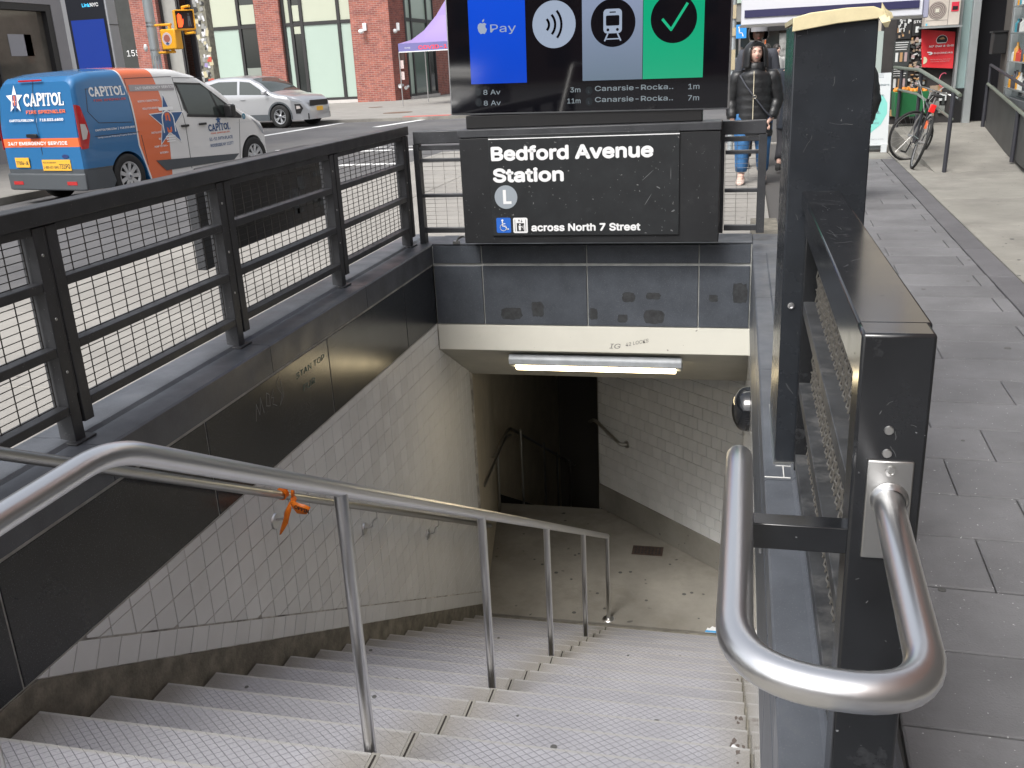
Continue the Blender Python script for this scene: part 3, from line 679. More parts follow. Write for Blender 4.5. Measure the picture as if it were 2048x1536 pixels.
# ------------------------------------------------------------------ orange tape knotted on the wall rail
t = thing('orange_tape', 'orange plastic ribbon knotted round the left wall handrail', 'ribbon', (-2.02, 3.62, -.37))
def ribbon(pts, wds, th=.0012):
    mb = MB(); n = len(pts); base = 0
    for i, (p, wv) in enumerate(zip(pts, wds)):
        p = Vector(p); wv = Vector(wv); mb.v += [tuple(p - wv), tuple(p + wv)]
    mb.f = [(2 * i, 2 * i + 1, 2 * i + 3, 2 * i + 2) for i in range(n - 1)]
    return mb
X_ = -1.985
def solid(o, th=.0015):
    m = o.modifiers.new('s', 'SOLIDIFY'); m.thickness = th; return o
solid(ribbon([(X_, 3.612, -.375), (-1.998, 3.600, -.42), (-2.012, 3.606, -.455), (-2.022, 3.596, -.49), (-2.040, 3.602, -.52), (-2.052, 3.598, -.545)], [(.006, 0, .003), (.016, .004, .005), (.017, -.004, .006), (.016, .004, .006), (.013, 0, .006), (.005, 0, .003)]).build('tail', ORANGE, t, smooth=True, ang=180))
solid(ribbon([(X_, 3.610, -.378), (-1.968, 3.606, -.386), (-1.945, 3.600, -.402), (-1.920, 3.606, -.408), (-1.893, 3.602, -.412)], [(.002, 0, .006), (.006, 0, .018), (.008, 0, .026), (.006, 0, .026), (.012, 0, .018)]).build('tail', ORANGE, t, smooth=True, ang=180))
lettering('print', 'OPPIN', t, DARKP, lambda u, v: (-1.962 + u * .95 + .25 * v, 3.597, -.402 - .3 * u + v), 0, 0, .024, .072, bold=.03, local=False)
for k_ in range(3):
    a = [(-2.04 + .026 * math.cos(R(q)), 3.63 + .012 * k_ - .006 * math.sin(R(q)), wz(3.63) + .026 * math.sin(R(q))) for q in range(-90, 271, 30)]
    MB().tube(a, .0045, 6, False).build('wrap', ORANGE, t, smooth=True)
solid(ribbon([(X_, 3.635, -.37), (X_ + .012, 3.62, -.335), (X_ + .004, 3.645, -.30), (X_ - .01, 3.665, -.315), (X_, 3.65, -.365)], [(0, .006, 0), (.004, .010, .0), (0, .012, .003), (0, .012, 0), (0, .008, 0)]).build('loop', ORANGE, t, smooth=True, ang=180))
MB().ball((X_ + .002, 3.64, -.378), (.014, .018, .016), 10, 7).build('knot', ORANGE, t, smooth=True)

# ------------------------------------------------------------------ scratches on the left granite
def fw(u, v): return (XL + .0012, u, v)
SCR = mat('scratch_pale', (.30, .31, .31), .8); CHK = mat('chalk_green', (.13, .20, .18), .8)
sc = thing('scratched_tag', 'thin pale scratched letters on the black granite of the left wall', 'graffiti', (XL, 3.8, 0))
st_ = []
for pl in ([(0, 0), (.02, .07), (.04, .015), (.065, .085), (.08, .01)], [(.11, .03), (.125, .085), (.15, .07), (.145, .02), (.115, .03)], [(.2, .08), (.165, .05), (.19, .045), (.17, .02), (.21, .0)], [(.27, .12), (.23, .09), (.25, .06), (.275, .03), (.24, -.01), (.285, .02), (.275, .1)]):
    st_ += stroke([(3.66 + a, -.0 + b * 1.1 - a * .0) for a, b in pl], .0028)
flat('scratch', st_, sc, SCR, fw, local=False)
sc = thing('chalk_tag', 'faint greenish chalk letters in a cloudy patch on the left granite', 'graffiti', (XL, 4.3, .05))
lettering('chalk', 'STAN TOP', sc, CHK, fw, 4.10, .055, .042, .34, bold=-.012, slant=.2, local=False); lettering('chalk', 'FUR', sc, CHK, fw, 4.16, -.03, .045, .14, bold=-.015, slant=.2, local=False)
# ================================================================== FENCES ON THE PARAPET
def wires(mb, fn, a0, a1, b0, b1, da=.087, db=.0272, r=.0018, crimp=0):
    n = max(1, round((a1 - a0) / da)); 
    for i in range(n + 1):
        a = a0 + (a1 - a0) * i / n
        if crimp:
            m_ = max(2, round((b1 - b0) / db)); mb.tube([fn(a, b0 + (b1 - b0) * j / m_, crimp * (1 if (i + j) % 2 else -1)) for j in range(m_ + 1)], r, 5, False)
        else: mb.tube([fn(a, b0, 0), fn(a, b1, 0)], r * 1.25, 5, False)
    n2 = max(1, round((b1 - b0) / db))
    for j in range(n2 + 1):
        b = b0 + (b1 - b0) * j / n2
        if crimp: mb.tube([fn(a0 + (a1 - a0) * i / n, b, -crimp * (1 if (i + j) % 2 else -1)) for i in range(n + 1)], r, 5, False)
        else: mb.tube([fn(a0, b, r * 2), fn(a1, b, r * 2)], r, 5, False)
    return mb
t = thing('fence', 'black metal railing with wire mesh on the left parapet above the street', 'fence', (-2.28, 3.2, .3))
FX0, FX1 = -2.318, -2.252
pys = [-.96, .25, 1.45, 2.645, 3.82, 5.06, 6.30]
for y in pys:
    MB().box(FX0, FX1, y, y + .052, .30, 1.062).box(FX0 + .004, FX1 - .004, y + .052, y + .066, .47, 1.062).box(FX0, FX1, y + .066, y + .118, .36, 1.062).build('post', FENCE, t, bev=.003)
    MB().box(-2.345, -2.236, y - .02, y + .09, .300, .309).build('base_plate', FENCE, t, bev=.002)
MB().box(-2.325, -2.243, -1.1, 6.415, 1.066, 1.128).build('top_rail', FENCE, t, bev=.005)
for a, b in zip(pys, pys[1:]):
    a += .119; b -= .001
    MB().box(-2.312, -2.256, a, b, 1.038, 1.065).build('frame_rail', FENCE, t, bev=.002)
    for z0, z1 in ((.848, .880), (.622, .654), (.408, .440)):
        MB().box(-2.316, -2.254, a, b, z0, z1).build('mid_rail', FENCE, t, bev=.003)
    mb = MB()
    for z0, z1 in ((.881, 1.037), (.655, .847), (.441, .621)): wires(mb, lambda p, q, h: (-2.296 - h, p, q), a + .01, b - .01, z0, z1)
    mb.build('wire_mesh', WIRE, t, kind='stuff')
bolts = MB()
for y in pys:
    for z in (.56, .75, .97): bolts.lathe([(0, .003), (.005, .002), (.006, 0)], Matrix.Translation((FX1, y + .026, z)) @ Matrix.Rotation(R(90), 4, 'Y'), 10)
bolts.build('bolts', STEELD, t, kind='stuff')
# back fence, both sides of the sign
t = thing('fence', 'short black mesh railing behind the station sign on the back parapet', 'fence', (-1, 6.5, .3))
for x0, x1 in ((-2.225, -1.83), (-.12, .165)):
    MB().box(x0, x1, 6.44, 6.52, 1.0, 1.085).build('top_rail', FENCE, t, bev=.005)
    MB().box(x0, x1, 6.455, 6.505, .955, .985).build('frame_rail', FENCE, t, bev=.003)
    for z in (.875, .628, .375): MB().box(x0 + .03, x1 - .02, 6.455, 6.505, z, z + (.022 if z > .5 else .035)).build('mid_rail', FENCE, t, bev=.003)
    wires(MB(), lambda p, q, h: (p, 6.488 + h, q), x0 + .03, x1 - .03, .41, .955, .08, .0285, .0012).build('wire_mesh', mat('wire_bright', (.30, .29, .27), .5, metal=.4), t, kind='stuff')
for x0, x1 in ((-2.232, -2.19), (-1.87, -1.83), (-.125, -.095), (.12, .172)): MB().box(x0, x1, 6.445, 6.515, .36 if abs(x0) < 2 else .30, 1.0).build('post', FENCE, t, bev=.003)
# right fence beside the stairs
t = thing('fence', 'black railing with broad glossy cap and crimped mesh between pylon and handrail loop', 'fence', (.22, 2, .3))
MB().box(.172, .272, 1.375, 2.755, 1.082, 1.128).build('cap_rail', GLOSS, t, bev=.004)
MB().box(.170, .2665, 1.308, 1.372, .30, 1.130).build('post', GLOSS, t, bev=.005)
MB().box(.185, .235, 2.69, 2.755, .31, 1.081).build('post', GLOSS, t, bev=.003)
MB().box(.178, .189, 1.376, 2.689, 1.03, 1.081).build('frame_rail', GLOSS, t, bev=.002)
for z1 in (.83, .59, .365): MB().box(.187, .247, 1.375, 2.689, z1 - .036, z1).build('mid_rail', mat('dusty_rail', (.035, .037, .04), .5, var=.5, vscale=9, grime=((.10, .10, .10), 10, .5, .7)), t, bev=.002)
MB().box(.171, .185, 1.362, 1.385, .34, 1.08).build('edge_trim', GLOSS, t, bev=.001)
mb = MB()
for z0, z1 in ((.831, 1.08), (.591, .793), (.366, .553)): wires(mb, lambda p, q, h: (.222 + h, p, q), 1.39, 2.68, z0, z1, .034, .034, .0023, crimp=.0038)
mb.build('wire_mesh', mat('worn_wire', (.20, .19, .17), .45, metal=.6), t, kind='stuff')
mb = MB()
for z in (.99, .955): mb.lathe([(.007, 0), (.006, .002), (0, .002)], Matrix.Translation((.215, 1.308, z)) @ Matrix.Rotation(R(90), 4, 'X'), 12)
mb.build('bolt_heads', STEELD, t, kind='stuff')
# smears and scuffs on the post and cap
def smears(n, box, fn, seed, sz=(.002, .012), elong=1):
    r_ = random.Random(seed); mb = MB()
    for i in range(n):
        a = r_.uniform(*box[0]); b = r_.uniform(*box[1]); q = r_.uniform(*sz); th = r_.uniform(0, 3.14); k = r_.choice((1, 1, 3, 6)) * elong
        ps_ = []
        for j in range(7):
            c_ = 2 * math.pi * j / 7; x = q * math.cos(c_) * (k ** .7) * r_.uniform(.7, 1.2); y = q * math.sin(c_) / (k ** .5) * r_.uniform(.6, 1.2)
            ps_.append(fn(a + x * math.cos(th) - y * math.sin(th), b + x * math.sin(th) + y * math.cos(th)))
        mb.quad(*ps_)
    return mb
def scratches(n, box, fn, seed, L_=(.01, .05), wd=.0007):
    r_ = random.Random(seed); mb = MB()
    for i in range(n):
        a = r_.uniform(*box[0]); b = r_.uniform(*box[1]); th = r_.uniform(-2, 2); ln = r_.uniform(*L_); pts = [(a, b)]
        for k in range(4): th += r_.uniform(-.35, .35); pts.append((pts[-1][0] + ln / 4 * math.cos(th), pts[-1][1] + ln / 4 * math.sin(th)))
        for q in stroke(pts, wd * r_.uniform(.5, 1.3)): mb.quad(*[fn(*v) for v in q])
    return mb
SCUFF = mat('scuff_mark', (.16, .165, .17), .6)
smears(14, ((.18, .265), (.35, 1.06)), lambda a, b: (a, 1.3075, b), 5, (.0004, .0013)).build('scuffs', SCUFF, t, kind='stuff')
smears(22, ((.18, .265), (1.5, 2.7)), lambda a, b: (a, b, 1.1285), 6, (.0006, .002), 2).build('scuffs', SCUFF, t, kind='stuff')

scratches(9, ((.19, .25), (.85, 1.05)), lambda a, b: (a, 1.3072, b), 33, (.006, .03), .0004).build('scratches', SCUFF, t, kind='stuff'); scratches(14, ((.18, .255), (1.4, 2.65)), lambda a, b: (a, b, 1.1284), 34, (.01, .05), .0005).build('scratches', SCUFF, t, kind='stuff')
# pylon and the board on it
t = thing('pylon', 'tall scuffed black metal pylon standing on the right ledge', 'pylon', (.23, 3, .3))
MB().box(.132, .342, 2.76, 3.26, .304, 1.566).build('casing', PYLON, t, bev=.004)
MB().box(.128, .346, 2.755, 3.27, .30, .309).build('base_plate', STEELD, t)
MB().lathe([(.0095, 0), (.0095, .003), (.006, .0035), (.005, .001), (0, .001)], Matrix.Translation((.158, 2.759, .80)) @ Matrix.Rotation(R(90), 4, 'X'), 20).build('bolt', STEEL, t, smooth=True)
smears(44, ((.14, .335), (.4, 1.55)), lambda a, b: (a, 2.7592, b), 9, (.0004, .0014), 2.2).build('scuffs', SCUFF, t, kind='stuff')
scratches(16, ((.15, .31), (.45, 1.45)), lambda a, b: (a, 2.7588, b), 31).build('scratches', SCUFF, t, kind='stuff')
gl = MB(); gl.box(.135, .195, 2.742, 2.7445, .3005, .302).box(.155, .158, 2.66, 2.742, .3005, .302).box(.101, .175, 2.655, 2.66, .3005, .302); gl.build('sealant', mat('sealant_white', (.6, .6, .58), .7), t)
tp = thing('masking_tape', 'cream masking tape bunched over the top of the black pylon', 'tape', (.23, 2.76, 1.6))
TAPE = mat('masking_tape_mat', (.66, .58, .36), .6, var=.1, vscale=18)
MB().prism([(.126, 1.545), (.128, 1.580), (.17, 1.590), (.26, 1.597), (.325, 1.597), (.348, 1.588), (.352, 1.572), (.335, 1.566), (.24, 1.560)], 'y', 2.748, 2.7585).build('strip', TAPE, tp, bev=.002)
MB().prism([(.126, 1.579), (.17, 1.5895), (.26, 1.5965), (.325, 1.5965), (.348, 1.586), (.348, 1.5665), (.128, 1.5665)], 'y', 2.75, 3.27).build('strip', TAPE, tp)
solid(ribbon([(.345, 2.752, 1.585), (.358, 2.745, 1.575), (.372, 2.75, 1.573)], [(.0, .004, -.02), (.004, .002, -.014), (.002, 0, -.006)]).build('loose_end', TAPE, tp)); solid(ribbon([(.35, 2.75, 1.575), (.358, 2.742, 1.557), (.36, 2.75, 1.545)], [(.012, 0, .004), (.01, 0, .002), (.004, 0, 0)]).build('loose_end', TAPE, tp))
b = thing('poster_board', 'large white board with dark stripe standing above the pylon', 'board', (.27, 3.4, 1.6))
MB().box(-.008, .55, 3.40, 3.43, 1.585, 2.45).build('panel', mat('board_white', (.66, .68, .74), .4), b, bev=.003)
MB().box(-.012, .562, 3.396, 3.434, 1.577, 1.5845).build('frame', STEELD, b); MB().box(.551, .566, 3.394, 3.43, 1.577, 2.45).build('frame', mat('frame_lilac', (.35, .36, .48), .3), b, bev=.002)
MB().box(.003, .538, 3.3965, 3.3995, 1.607, 1.630).build('stripe', mat('navy_print', (.035, .035, .10), .4), b)
MB().box(.27, .33, 3.262, 3.42, 1.45, 1.575).build('bracket', BLACKP, b)

# ================================================================== STATION SIGN
t = thing('station_sign', 'black station sign box reading Bedford Avenue Station on the back parapet', 'sign', (-.97, 6.3, .34))
MB().box(-1.822, -.118, 6.205, 6.43, .345, 1.045).build('cabinet', mat('sign_box_black', (.018, .019, .021), .4, var=.2, vscale=5, speck=((.15, .15, .15), 70, .76), grime=((.035, .036, .038), 4, .6, .8)), t, bev=.004)
MB().box(-1.828, -.112, 6.2, 6.44, 1.049, 1.10).build('lid', FENCE, t, bev=.005)
MB().box(-1.618, -.370, 6.193, 6.2045, .398, 1.06).build('plate', PLATE, t, bev=.002)
fs = lambda u, v: (u, 6.1922, v)
flat('rule', [[(-1.617, 1.0335), (-.37, 1.0335), (-.37, 1.0395), (-1.617, 1.0395)]], t, WHITE, fs, local=False)
lettering('lettering', 'Bedford Avenue', t, WHITE, fs, -1.598, .902, .114, 1.058, bold=.04, local=False)
lettering('lettering', 'Station', t, WHITE, fs, -1.592, .761, .114, .468, bold=.04, local=False)
flat('route_bullet', [disc(-1.515, .658, .078, 36)], t, mat('bullet_grey', (.30, .34, .38), .45), lambda u, v: (u, 6.192, v), local=False)
flat('lettering', [[(-1.535, .612), (-1.478, .612), (-1.478, .630), (-1.514, .630), (-1.514, .706), (-1.535, .706)]], t, WHITE, lambda u, v: (u, 6.1912, v), local=False)
flat('wheelchair_pictogram', [rrect(-1.590, .418, -1.490, .520, .010)], t, BLUEP, lambda u, v: (u, 6.192, v), local=False)
c = (-1.540, .455)
pic = [disc(-1.548, .502, .0075, 12)] + stroke([(-1.548, .492), (-1.546, .463), (-1.528, .463), (-1.517, .441), (-1.508, .444)], .008) + stroke([(-1.547, .480), (-1.530, .480)], .006) + stroke(arc(-1.543, .454, .022, 115, 345, 14), .005)
flat('wheelchair_figure', pic, t, WHITE, lambda u, v: (u, 6.1912, v), local=False)
flat('lift_pictogram', [rrect(-1.474, .416, -1.374, .519, .010)], t, WHITE, lambda u, v: (u, 6.192, v), local=False)
pic = stroke([(-1.461, .428), (-1.461, .506)], .003) + stroke([(-1.387, .428), (-1.387, .506)], .003) + [[(-1.449, .428), (-1.399, .428), (-1.399, .483), (-1.449, .483)]] + stroke([(-1.433, .490), (-1.433, .505)], .003) + stroke([(-1.438, .499), (-1.433, .506), (-1.428, .499)], .003) + stroke([(-1.415, .506), (-1.415, .490)], .003) + stroke([(-1.420, .496), (-1.415, .489), (-1.410, .496)], .003)
flat('lift_figure', pic, t, DARKP, lambda u, v: (u, 6.1912, v), local=False)
flat('lift_figure', [disc(-1.428, .474, .005, 10), [(-1.436, .434), (-1.422, .434), (-1.420, .466), (-1.437, .466)]] + stroke([(-1.422, .462), (-1.409, .455)], .004) + stroke([(-1.405, .44), (-1.405, .47)], .003), t, WHITE, lambda u, v: (u, 6.1905, v), local=False)
lettering('lettering', 'across North 7 Street', t, WHITE, fs, -1.347, .430, .064, .726, bold=.035, local=False)
smears(34, ((-1.8, -.13), (.37, 1.03)), lambda a, b: (a, 6.1917, b), 12, (.001, .003)).build('scuffs', SCUFF, t, kind='stuff')
smears(5, ((-.62, -.40), (.55, .8)), lambda a, b: (a, 6.1912, b), 15, (.006, .009), 2.4).build('scuffs', SCUFF, t, kind='stuff')
cb_ = MB().tube(bend([(-1.82, 6.34, .36), (-1.88, 6.36, .37), (-1.93, 6.4, .345), (-1.95, 6.42, .315)], .03), .008, 8).box(-1.97, -1.925, 6.39, 6.43, .305, .325)
tag(cb_.build('conduit', STEELD, smooth=True), 'small steel conduit elbow on the ledge left of the station sign', 'conduit')

# digital screen above
t = thing('digital_screen', 'large landscape digital screen above the station sign showing coloured panels', 'screen', (-.98, 6.3, 1.18))
t.rotation_euler = (0, R(.8), 0)
dx = lambda x: x + .98
MB().box(dx(-1.89), dx(-.072), -.02, .10, -.0, .95).build('housing', mat('screen_edge', (.55, .56, .58), .35, metal=.7), t, local=True, bev=.012)
MB().box(dx(-1.879), dx(-.083), -.026, -.0205, .011, .94).build('glass', mat('screen_glass', (.004, .004, .006), .04, spec=.6), t, local=True)
def scr(z): return z - 1.18 + .0
fg = lambda u, v: (dx(u), -.0275, scr(v)); fg2 = lambda u, v: (dx(u), -.0285, scr(v)); fg3 = lambda u, v: (dx(u), -.0295, scr(v))
def em(n, c, s=.55): return mat(n, tuple(x * .2 for x in c), .08, emit=c, estr=s, spec=.5)
def emg(n, c, c2, z0, z1, s=.55):
    m = em(n, c, s); tt, bb, L = nodes_of(m); g_ = tt.nodes.new('ShaderNodeTexCoord'); sx = tt.nodes.new('ShaderNodeSeparateXYZ'); L(g_.outputs['Object'], sx.inputs[0])
    mr = tt.nodes.new('ShaderNodeMapRange'); mr.inputs[1].default_value = z0; mr.inputs[2].default_value = z1; L(sx.outputs[2], mr.inputs[0])
    mx = tt.nodes.new('ShaderNodeMix'); mx.data_type = 'RGBA'; L(mr.outputs[0], mx.inputs[0]); mx.inputs[6].default_value = (*c2, 1); mx.inputs[7].default_value = (*c, 1); L(mx.outputs[2], bb.inputs['Emission Color']); return m
R_ = lambda a, b, c_, d_: [(a, b), (c_, b), (c_, d_), (a, d_)]
flat('blue_panel', [R_(-1.735, 1.376, -1.36, 2.08)], t, emg('lit_blue', (.005, .06, .52), (.004, .045, .42), .2, .7), fg)
flat('grey_panel', [R_(-.995, 1.376, -.615, 2.08)], t, emg('lit_grey', (.19, .23, .33), (.10, .14, .18), .2, .65), fg)
flat('green_panel', [R_(-.612, 1.376, -.240, 2.08)], t, emg('lit_green', (.005, .30, .15), (.02, .30, .16), .2, .55), fg)
LG = em('lit_lightgrey', (.26, .31, .40)); LGD = em('lit_icon_grey', (.17, .20, .22)); DKS = mat('screen_black', (.004, .004, .006), .06)
flat('contactless_icon', [disc(-1.175, 1.722, .139, 44, .142)], t, LG, fg)
flat('contactless_waves', [q for rr, a_ in ((.045, 42), (.085, 40), (.125, 38)) for q in stroke(arc(-1.262 + .01, 1.722, rr, -a_, a_, 10), .015)], t, DKS, fg2)
flat('train_icon', [disc(-.800, 1.716, .140, 44, .142)], t, DKS, fg2)
tr = [rrect(-.860, 1.655, -.744, 1.798, .024)]
flat('train_body', tr + stroke([(-.846, 1.622), (-.760, 1.622)], .007) + stroke([(-.833, 1.652), (-.852, 1.612)], .009) + stroke([(-.771, 1.652), (-.752, 1.612)], .009), t, LG, fg3)
flat('train_window', [rrect(-.844, 1.700, -.760, 1.760, .008), rrect(-.822, 1.775, -.782, 1.782, .003), disc(-.832, 1.676, .009, 12), disc(-.772, 1.676, .009, 12)], t, DKS, lambda u, v: (dx(u), -.0305, scr(v)))
flat('tick_icon', [disc(-.425, 1.726, .141, 44, .143)], t, DKS, fg2)
flat('tick_mark', stroke([(-.492, 1.722), (-.440, 1.662), (-.345, 1.808)], .016), t, em('lit_tickgreen', (.012, .36, .18)), fg3)
lettering('lettering', 'Pay', t, LG, fg2, -1.592, 1.690, .068, .17, bold=.004)
ap = disc(-1.642, 1.715, .026, 20, .030)
flat('fruit_logo', [[(-1.656, 1.682), (-1.643, 1.686), (-1.63, 1.682), (-1.618, 1.698), (-1.614, 1.712), (-1.622, 1.72), (-1.624, 1.732), (-1.616, 1.742), (-1.63, 1.750), (-1.643, 1.746), (-1.657, 1.750), (-1.672, 1.74), (-1.676, 1.72), (-1.67, 1.698)], [(-1.643, 1.752), (-1.643, 1.764), (-1.630, 1.774), (-1.631, 1.760)]], t, LG, fg2)
for v, mn, mn2 in ((1.308, '3', '1'), (1.240, '11', '7')):
    flat('bullet', [disc(-1.690, v + .020, .023, 20, .026), disc(-.954, v + .008, .023, 20, .026)], t, em('lit_dim', (.012, .015, .018)), fg)
    lettering('lettering', '8 Av', t, LGD, fg2, -1.655, v, .042, .115, bold=.012)
    lettering('lettering', mn + 'm', t, LGD, fg2, -1.01, v, .042, .065 if mn == '3' else .085, bold=.012, align='r')
    lettering('lettering', 'Canarsie-Rocka..', t, LGD, fg2, -.915, v + .004, .042, .495, bold=.012)
    lettering('lettering', mn2 + 'm', t, LGD, fg2, -.258, v + .0, .044, .068, bold=.012, align='r')
    lettering('lettering', 'L', t, em('lit_dim2', (.05, .06, .07)), fg2, -.960, v - .004, .024, bold=.01)
n_ = MB().box(-1.79, -.235, 6.29, 6.42, 1.101, 1.185)
n_.build('support_beam', BLACKP, t, bev=.006)

# black cabinet hung outside the left fence
t = thing('street_cabinet', 'black advertising cabinet hanging outside the left fence, seen through its mesh', 'cabinet', (-2.8, 5.5, .55))
MB().box(-2.96, -2.76, 4.80, 6.23, .575, 1.035).build('casing', mat('cabinet_black', (.010, .010, .011), .5, var=.3, vscale=5, grime=((.05, .055, .06), 5, .6, .7)), t, bev=.008)
MB().box(-2.80, -2.745, 4.44, 4.53, .535, 1.01).build('end_bracket', FENCE, t, bev=.005)
MB().box(-2.86, -2.80, 4.53, 4.82, .985, 1.0).build('bracket_arm', FENCE, t)
st_ = MB(); r_ = random.Random(4)
for i in range(7): y = r_.uniform(5.5, 6.0); z = r_.uniform(.62, .9); st_.box(-2.7605, -2.7585, y, y + r_.uniform(.04, .16), z, z + r_.uniform(.03, .09))
st_.build('sticker_scraps', mat('sticker_faded', (.07, .08, .085), .7, var=.5, vscale=40), t)

# ================================================================== VEHICLES
def lerp(pts, x):
    if x <= pts[0][0]: return pts[0][1]
    for (a, b), (c, d_) in zip(pts, pts[1:]):
        if x <= c:
            t_ = (x - a) / (c - a); t_ = t_ * t_ * (3 - 2 * t_) * .35 + t_ * .65; return b + (d_ - b) * t_
    return pts[-1][1]
class Car:
    def __init__(s, L, W, top, plan, wheels, rarch, zbot, belt, tum, ztop, rear):
        s.L, s.W, s.top, s.plan, s.wheels, s.ra, s.zb, s.belt, s.tum, s.zt, s.rear = L, W, top, plan, wheels, rarch, zbot, belt, tum, ztop, rear
    def hw(s, x): return s.W / 2 * lerp(s.plan, x)
    def w(s, x, z): return s.hw(x) * (1 - s.tum * max(0, (z - s.belt) / (s.zt - s.belt)) ** 1.3 - .05 * max(0, (s.belt - .35 - z) / s.belt) ** 2)
    def xr(s, x, z): return x + max(0, 1 - x / .5) * lerp(s.rear, z)
    def side(s, x, z, o=.004): return (s.xr(x, z), -(s.w(x, z) + o), z)
    def back(s, u, z, o=.006): return (lerp(s.rear, z) - o, -u, z)
    def bottom(s, x):
        z = s.zb
        for xc, zc in s.wheels:
            if abs(x - xc) < s.ra: z = max(z, zc + math.sqrt(s.ra ** 2 - (x - xc) ** 2))
        return z
    def body(s, parent, m, r=.13):
        xs = [0, .008, .025, .055, .1, .16]; x = .25
        while x < s.L - .2: xs.append(x); x += .075
        xs += [s.L - .16, s.L - .1, s.L - .055, s.L - .025, s.L - .008, s.L]
        for xc, zc in s.wheels: xs += [xc + s.ra * math.cos(R(a)) for a in range(0, 181, 9)]
        xs = sorted(set(round(q, 4) for q in xs)); mb = MB(); NS = 14
        for x in xs:
            zt = lerp(s.top, x); z0 = min(s.bottom(x), zt - .25); zz = zt - r; sec = []
            for k in range(NS + 1):
                z = z0 + (zz - z0) * k / NS; sec.append((s.w(x, z), z))
            wz_ = sec[-1][0]
            for a in range(15, 91, 15): sec.append((wz_ - .16 * (1 - math.cos(R(a))), zz + r * math.sin(R(a))))
            ye = sec[-1][0]
            for f_ in (.7, .4, .0): sec.append((ye * f_, zt + .035 * (1 - f_ ** 2) * min(1, x)))
            ring = [(-a, b) for a, b in sec] + [(a, b) for a, b in sec[::-1][1:]]
            mb.v += [(s.xr(x, b), a, b) for a, b in ring]; n = len(ring)
        for i in range(len(xs) - 1):
            for k in range(n - 1): mb.f.append((i * n + k, i * n + k + 1, (i + 1) * n + k + 1, (i + 1) * n + k))
            mb.f.append((i * n + n - 1, i * n, (i + 1) * n, (i + 1) * n + n - 1))
        mb.f.append(tuple(range(n))); mb.f.append(tuple((len(xs) - 1) * n + k for k in range(n))[::-1])
        return mb.build('body', m, parent, smooth=True, ang=50, local=True)
    def patch(s, name, poly, m, parent, o=.005, step=.12, label=None):
        # a polygon in (x, z) laid on the right side, cut into strips so that it follows the body
        mb = MB(); x0 = min(p[0] for p in poly); x1 = max(p[0] for p in poly); z0 = min(p[1] for p in poly); z1 = max(p[1] for p in poly)
        nx = max(1, math.ceil((x1 - x0) / step)); nz = max(1, math.ceil((z1 - z0) / step))
        for i in range(nx):
            a, b = x0 + (x1 - x0) * i / nx, x0 + (x1 - x0) * (i + 1) / nx; q = clip(clip(poly, -1, 0, -a), 1, 0, b)
            if len(q) < 3: continue
            for j in range(nz):
                c, d_ = z0 + (z1 - z0) * j / nz, z0 + (z1 - z0) * (j + 1) / nz; r_ = clip(clip(q, 0, -1, -c), 0, 1, d_)
                if len(r_) > 2: mb.add([s.side(p[0], p[1], o) for p in r_], [tuple(range(len(r_)))])
        ob = mb.build(name, m, parent, smooth=True, ang=60, local=True)
        if label: ob['label'] = label
        return ob
def wheel(parent, x, y, r, wd, rimr, n, rim_m, hub=False):
    sgn = -1 if y < 0 else 1
    M_ = Matrix.Translation((x, y, r)) @ Matrix.Rotation(R(90 * sgn), 4, 'X')    # local z points outward... flipped below
    M_ = Matrix.Translation((x, y, r)) @ (Matrix.Rotation(R(90), 4, 'X') if sgn < 0 else Matrix.Rotation(R(-90), 4, 'X'))
    h = wd / 2
    wl_ = MB().lathe([(rimr, h * .7), (rimr + .01, h), (r - .04, h * 1.06), (r - .012, h * .95), (r, h * .7), (r, -h * .7), (r - .02, -h), (rimr, -h)], M_, 36).build('wheel', RUBBER, parent, smooth=True, local=True, ang=50)
    mb = MB(); mb.lathe([(0, h * .35), (rimr * .8, h * .32), (rimr * .96, h * .5)], M_, 36); mb.build('rim_well', mat('rim_dark', (.02, .02, .022), .5), wl_, smooth=True, local=True)
    mb = MB(); mb.lathe([(rimr * .86, h * .62), (rimr * .92, h * .9), (rimr, h * .95), (rimr * 1.01, h * .7)], M_, 36)
    for k in range(n):
        a = 2 * math.pi * k / n; wdt = rimr * (.30 if hub else .17)
        for q in ((-1, 1) if not hub else (0,)):
            a2 = a + q * .17; p0 = Vector((math.cos(a) * rimr * .18, math.sin(a) * rimr * .18, h * .72)); p1 = Vector((math.cos(a2) * rimr * .93, math.sin(a2) * rimr * .93, h * .84))
            tn = Vector((-math.sin(a2), math.cos(a2), 0)) * (wdt / 2 if hub else rimr * .07); t0 = tn * (.75 if hub else 1)
            vs = [p0 - t0, p0 + t0, p1 + tn, p1 - tn]; vs += [v - Vector((0, 0, .02)) for v in vs]
            mb.add([M_ @ v for v in vs], [(0, 1, 2, 3), (4, 7, 6, 5), (0, 4, 5, 1), (1, 5, 6, 2), (2, 6, 7, 3), (3, 7, 4, 0)])
    mb.lathe([(0, h * .92), (rimr * .16, h * .9), (rimr * .26, h * .74)], M_, 20); 
    mb.build('rim', rim_m, wl_, smooth=True, local=True)
    MB().lathe([(0, h * .94), (rimr * .09, h * .925)], M_, 14).build('hub_cap', mat('hub_blue', (.03, .05, .09), .4), wl_, local=True)
    return wl_
CLEAR = mat('car_glass', (.045, .055, .05), .04, spec=.8); CHROME = mat('silver_paint_rim', (.42, .43, .45), .35, metal=.6)
PLASTIC = mat('grey_cladding', (.075, .085, .095), .6); TAILR = mat('tail_red', (.45, .012, .015), .15, coat=.8); TAILW = mat('tail_clear', (.55, .5, .48), .15, coat=.8)

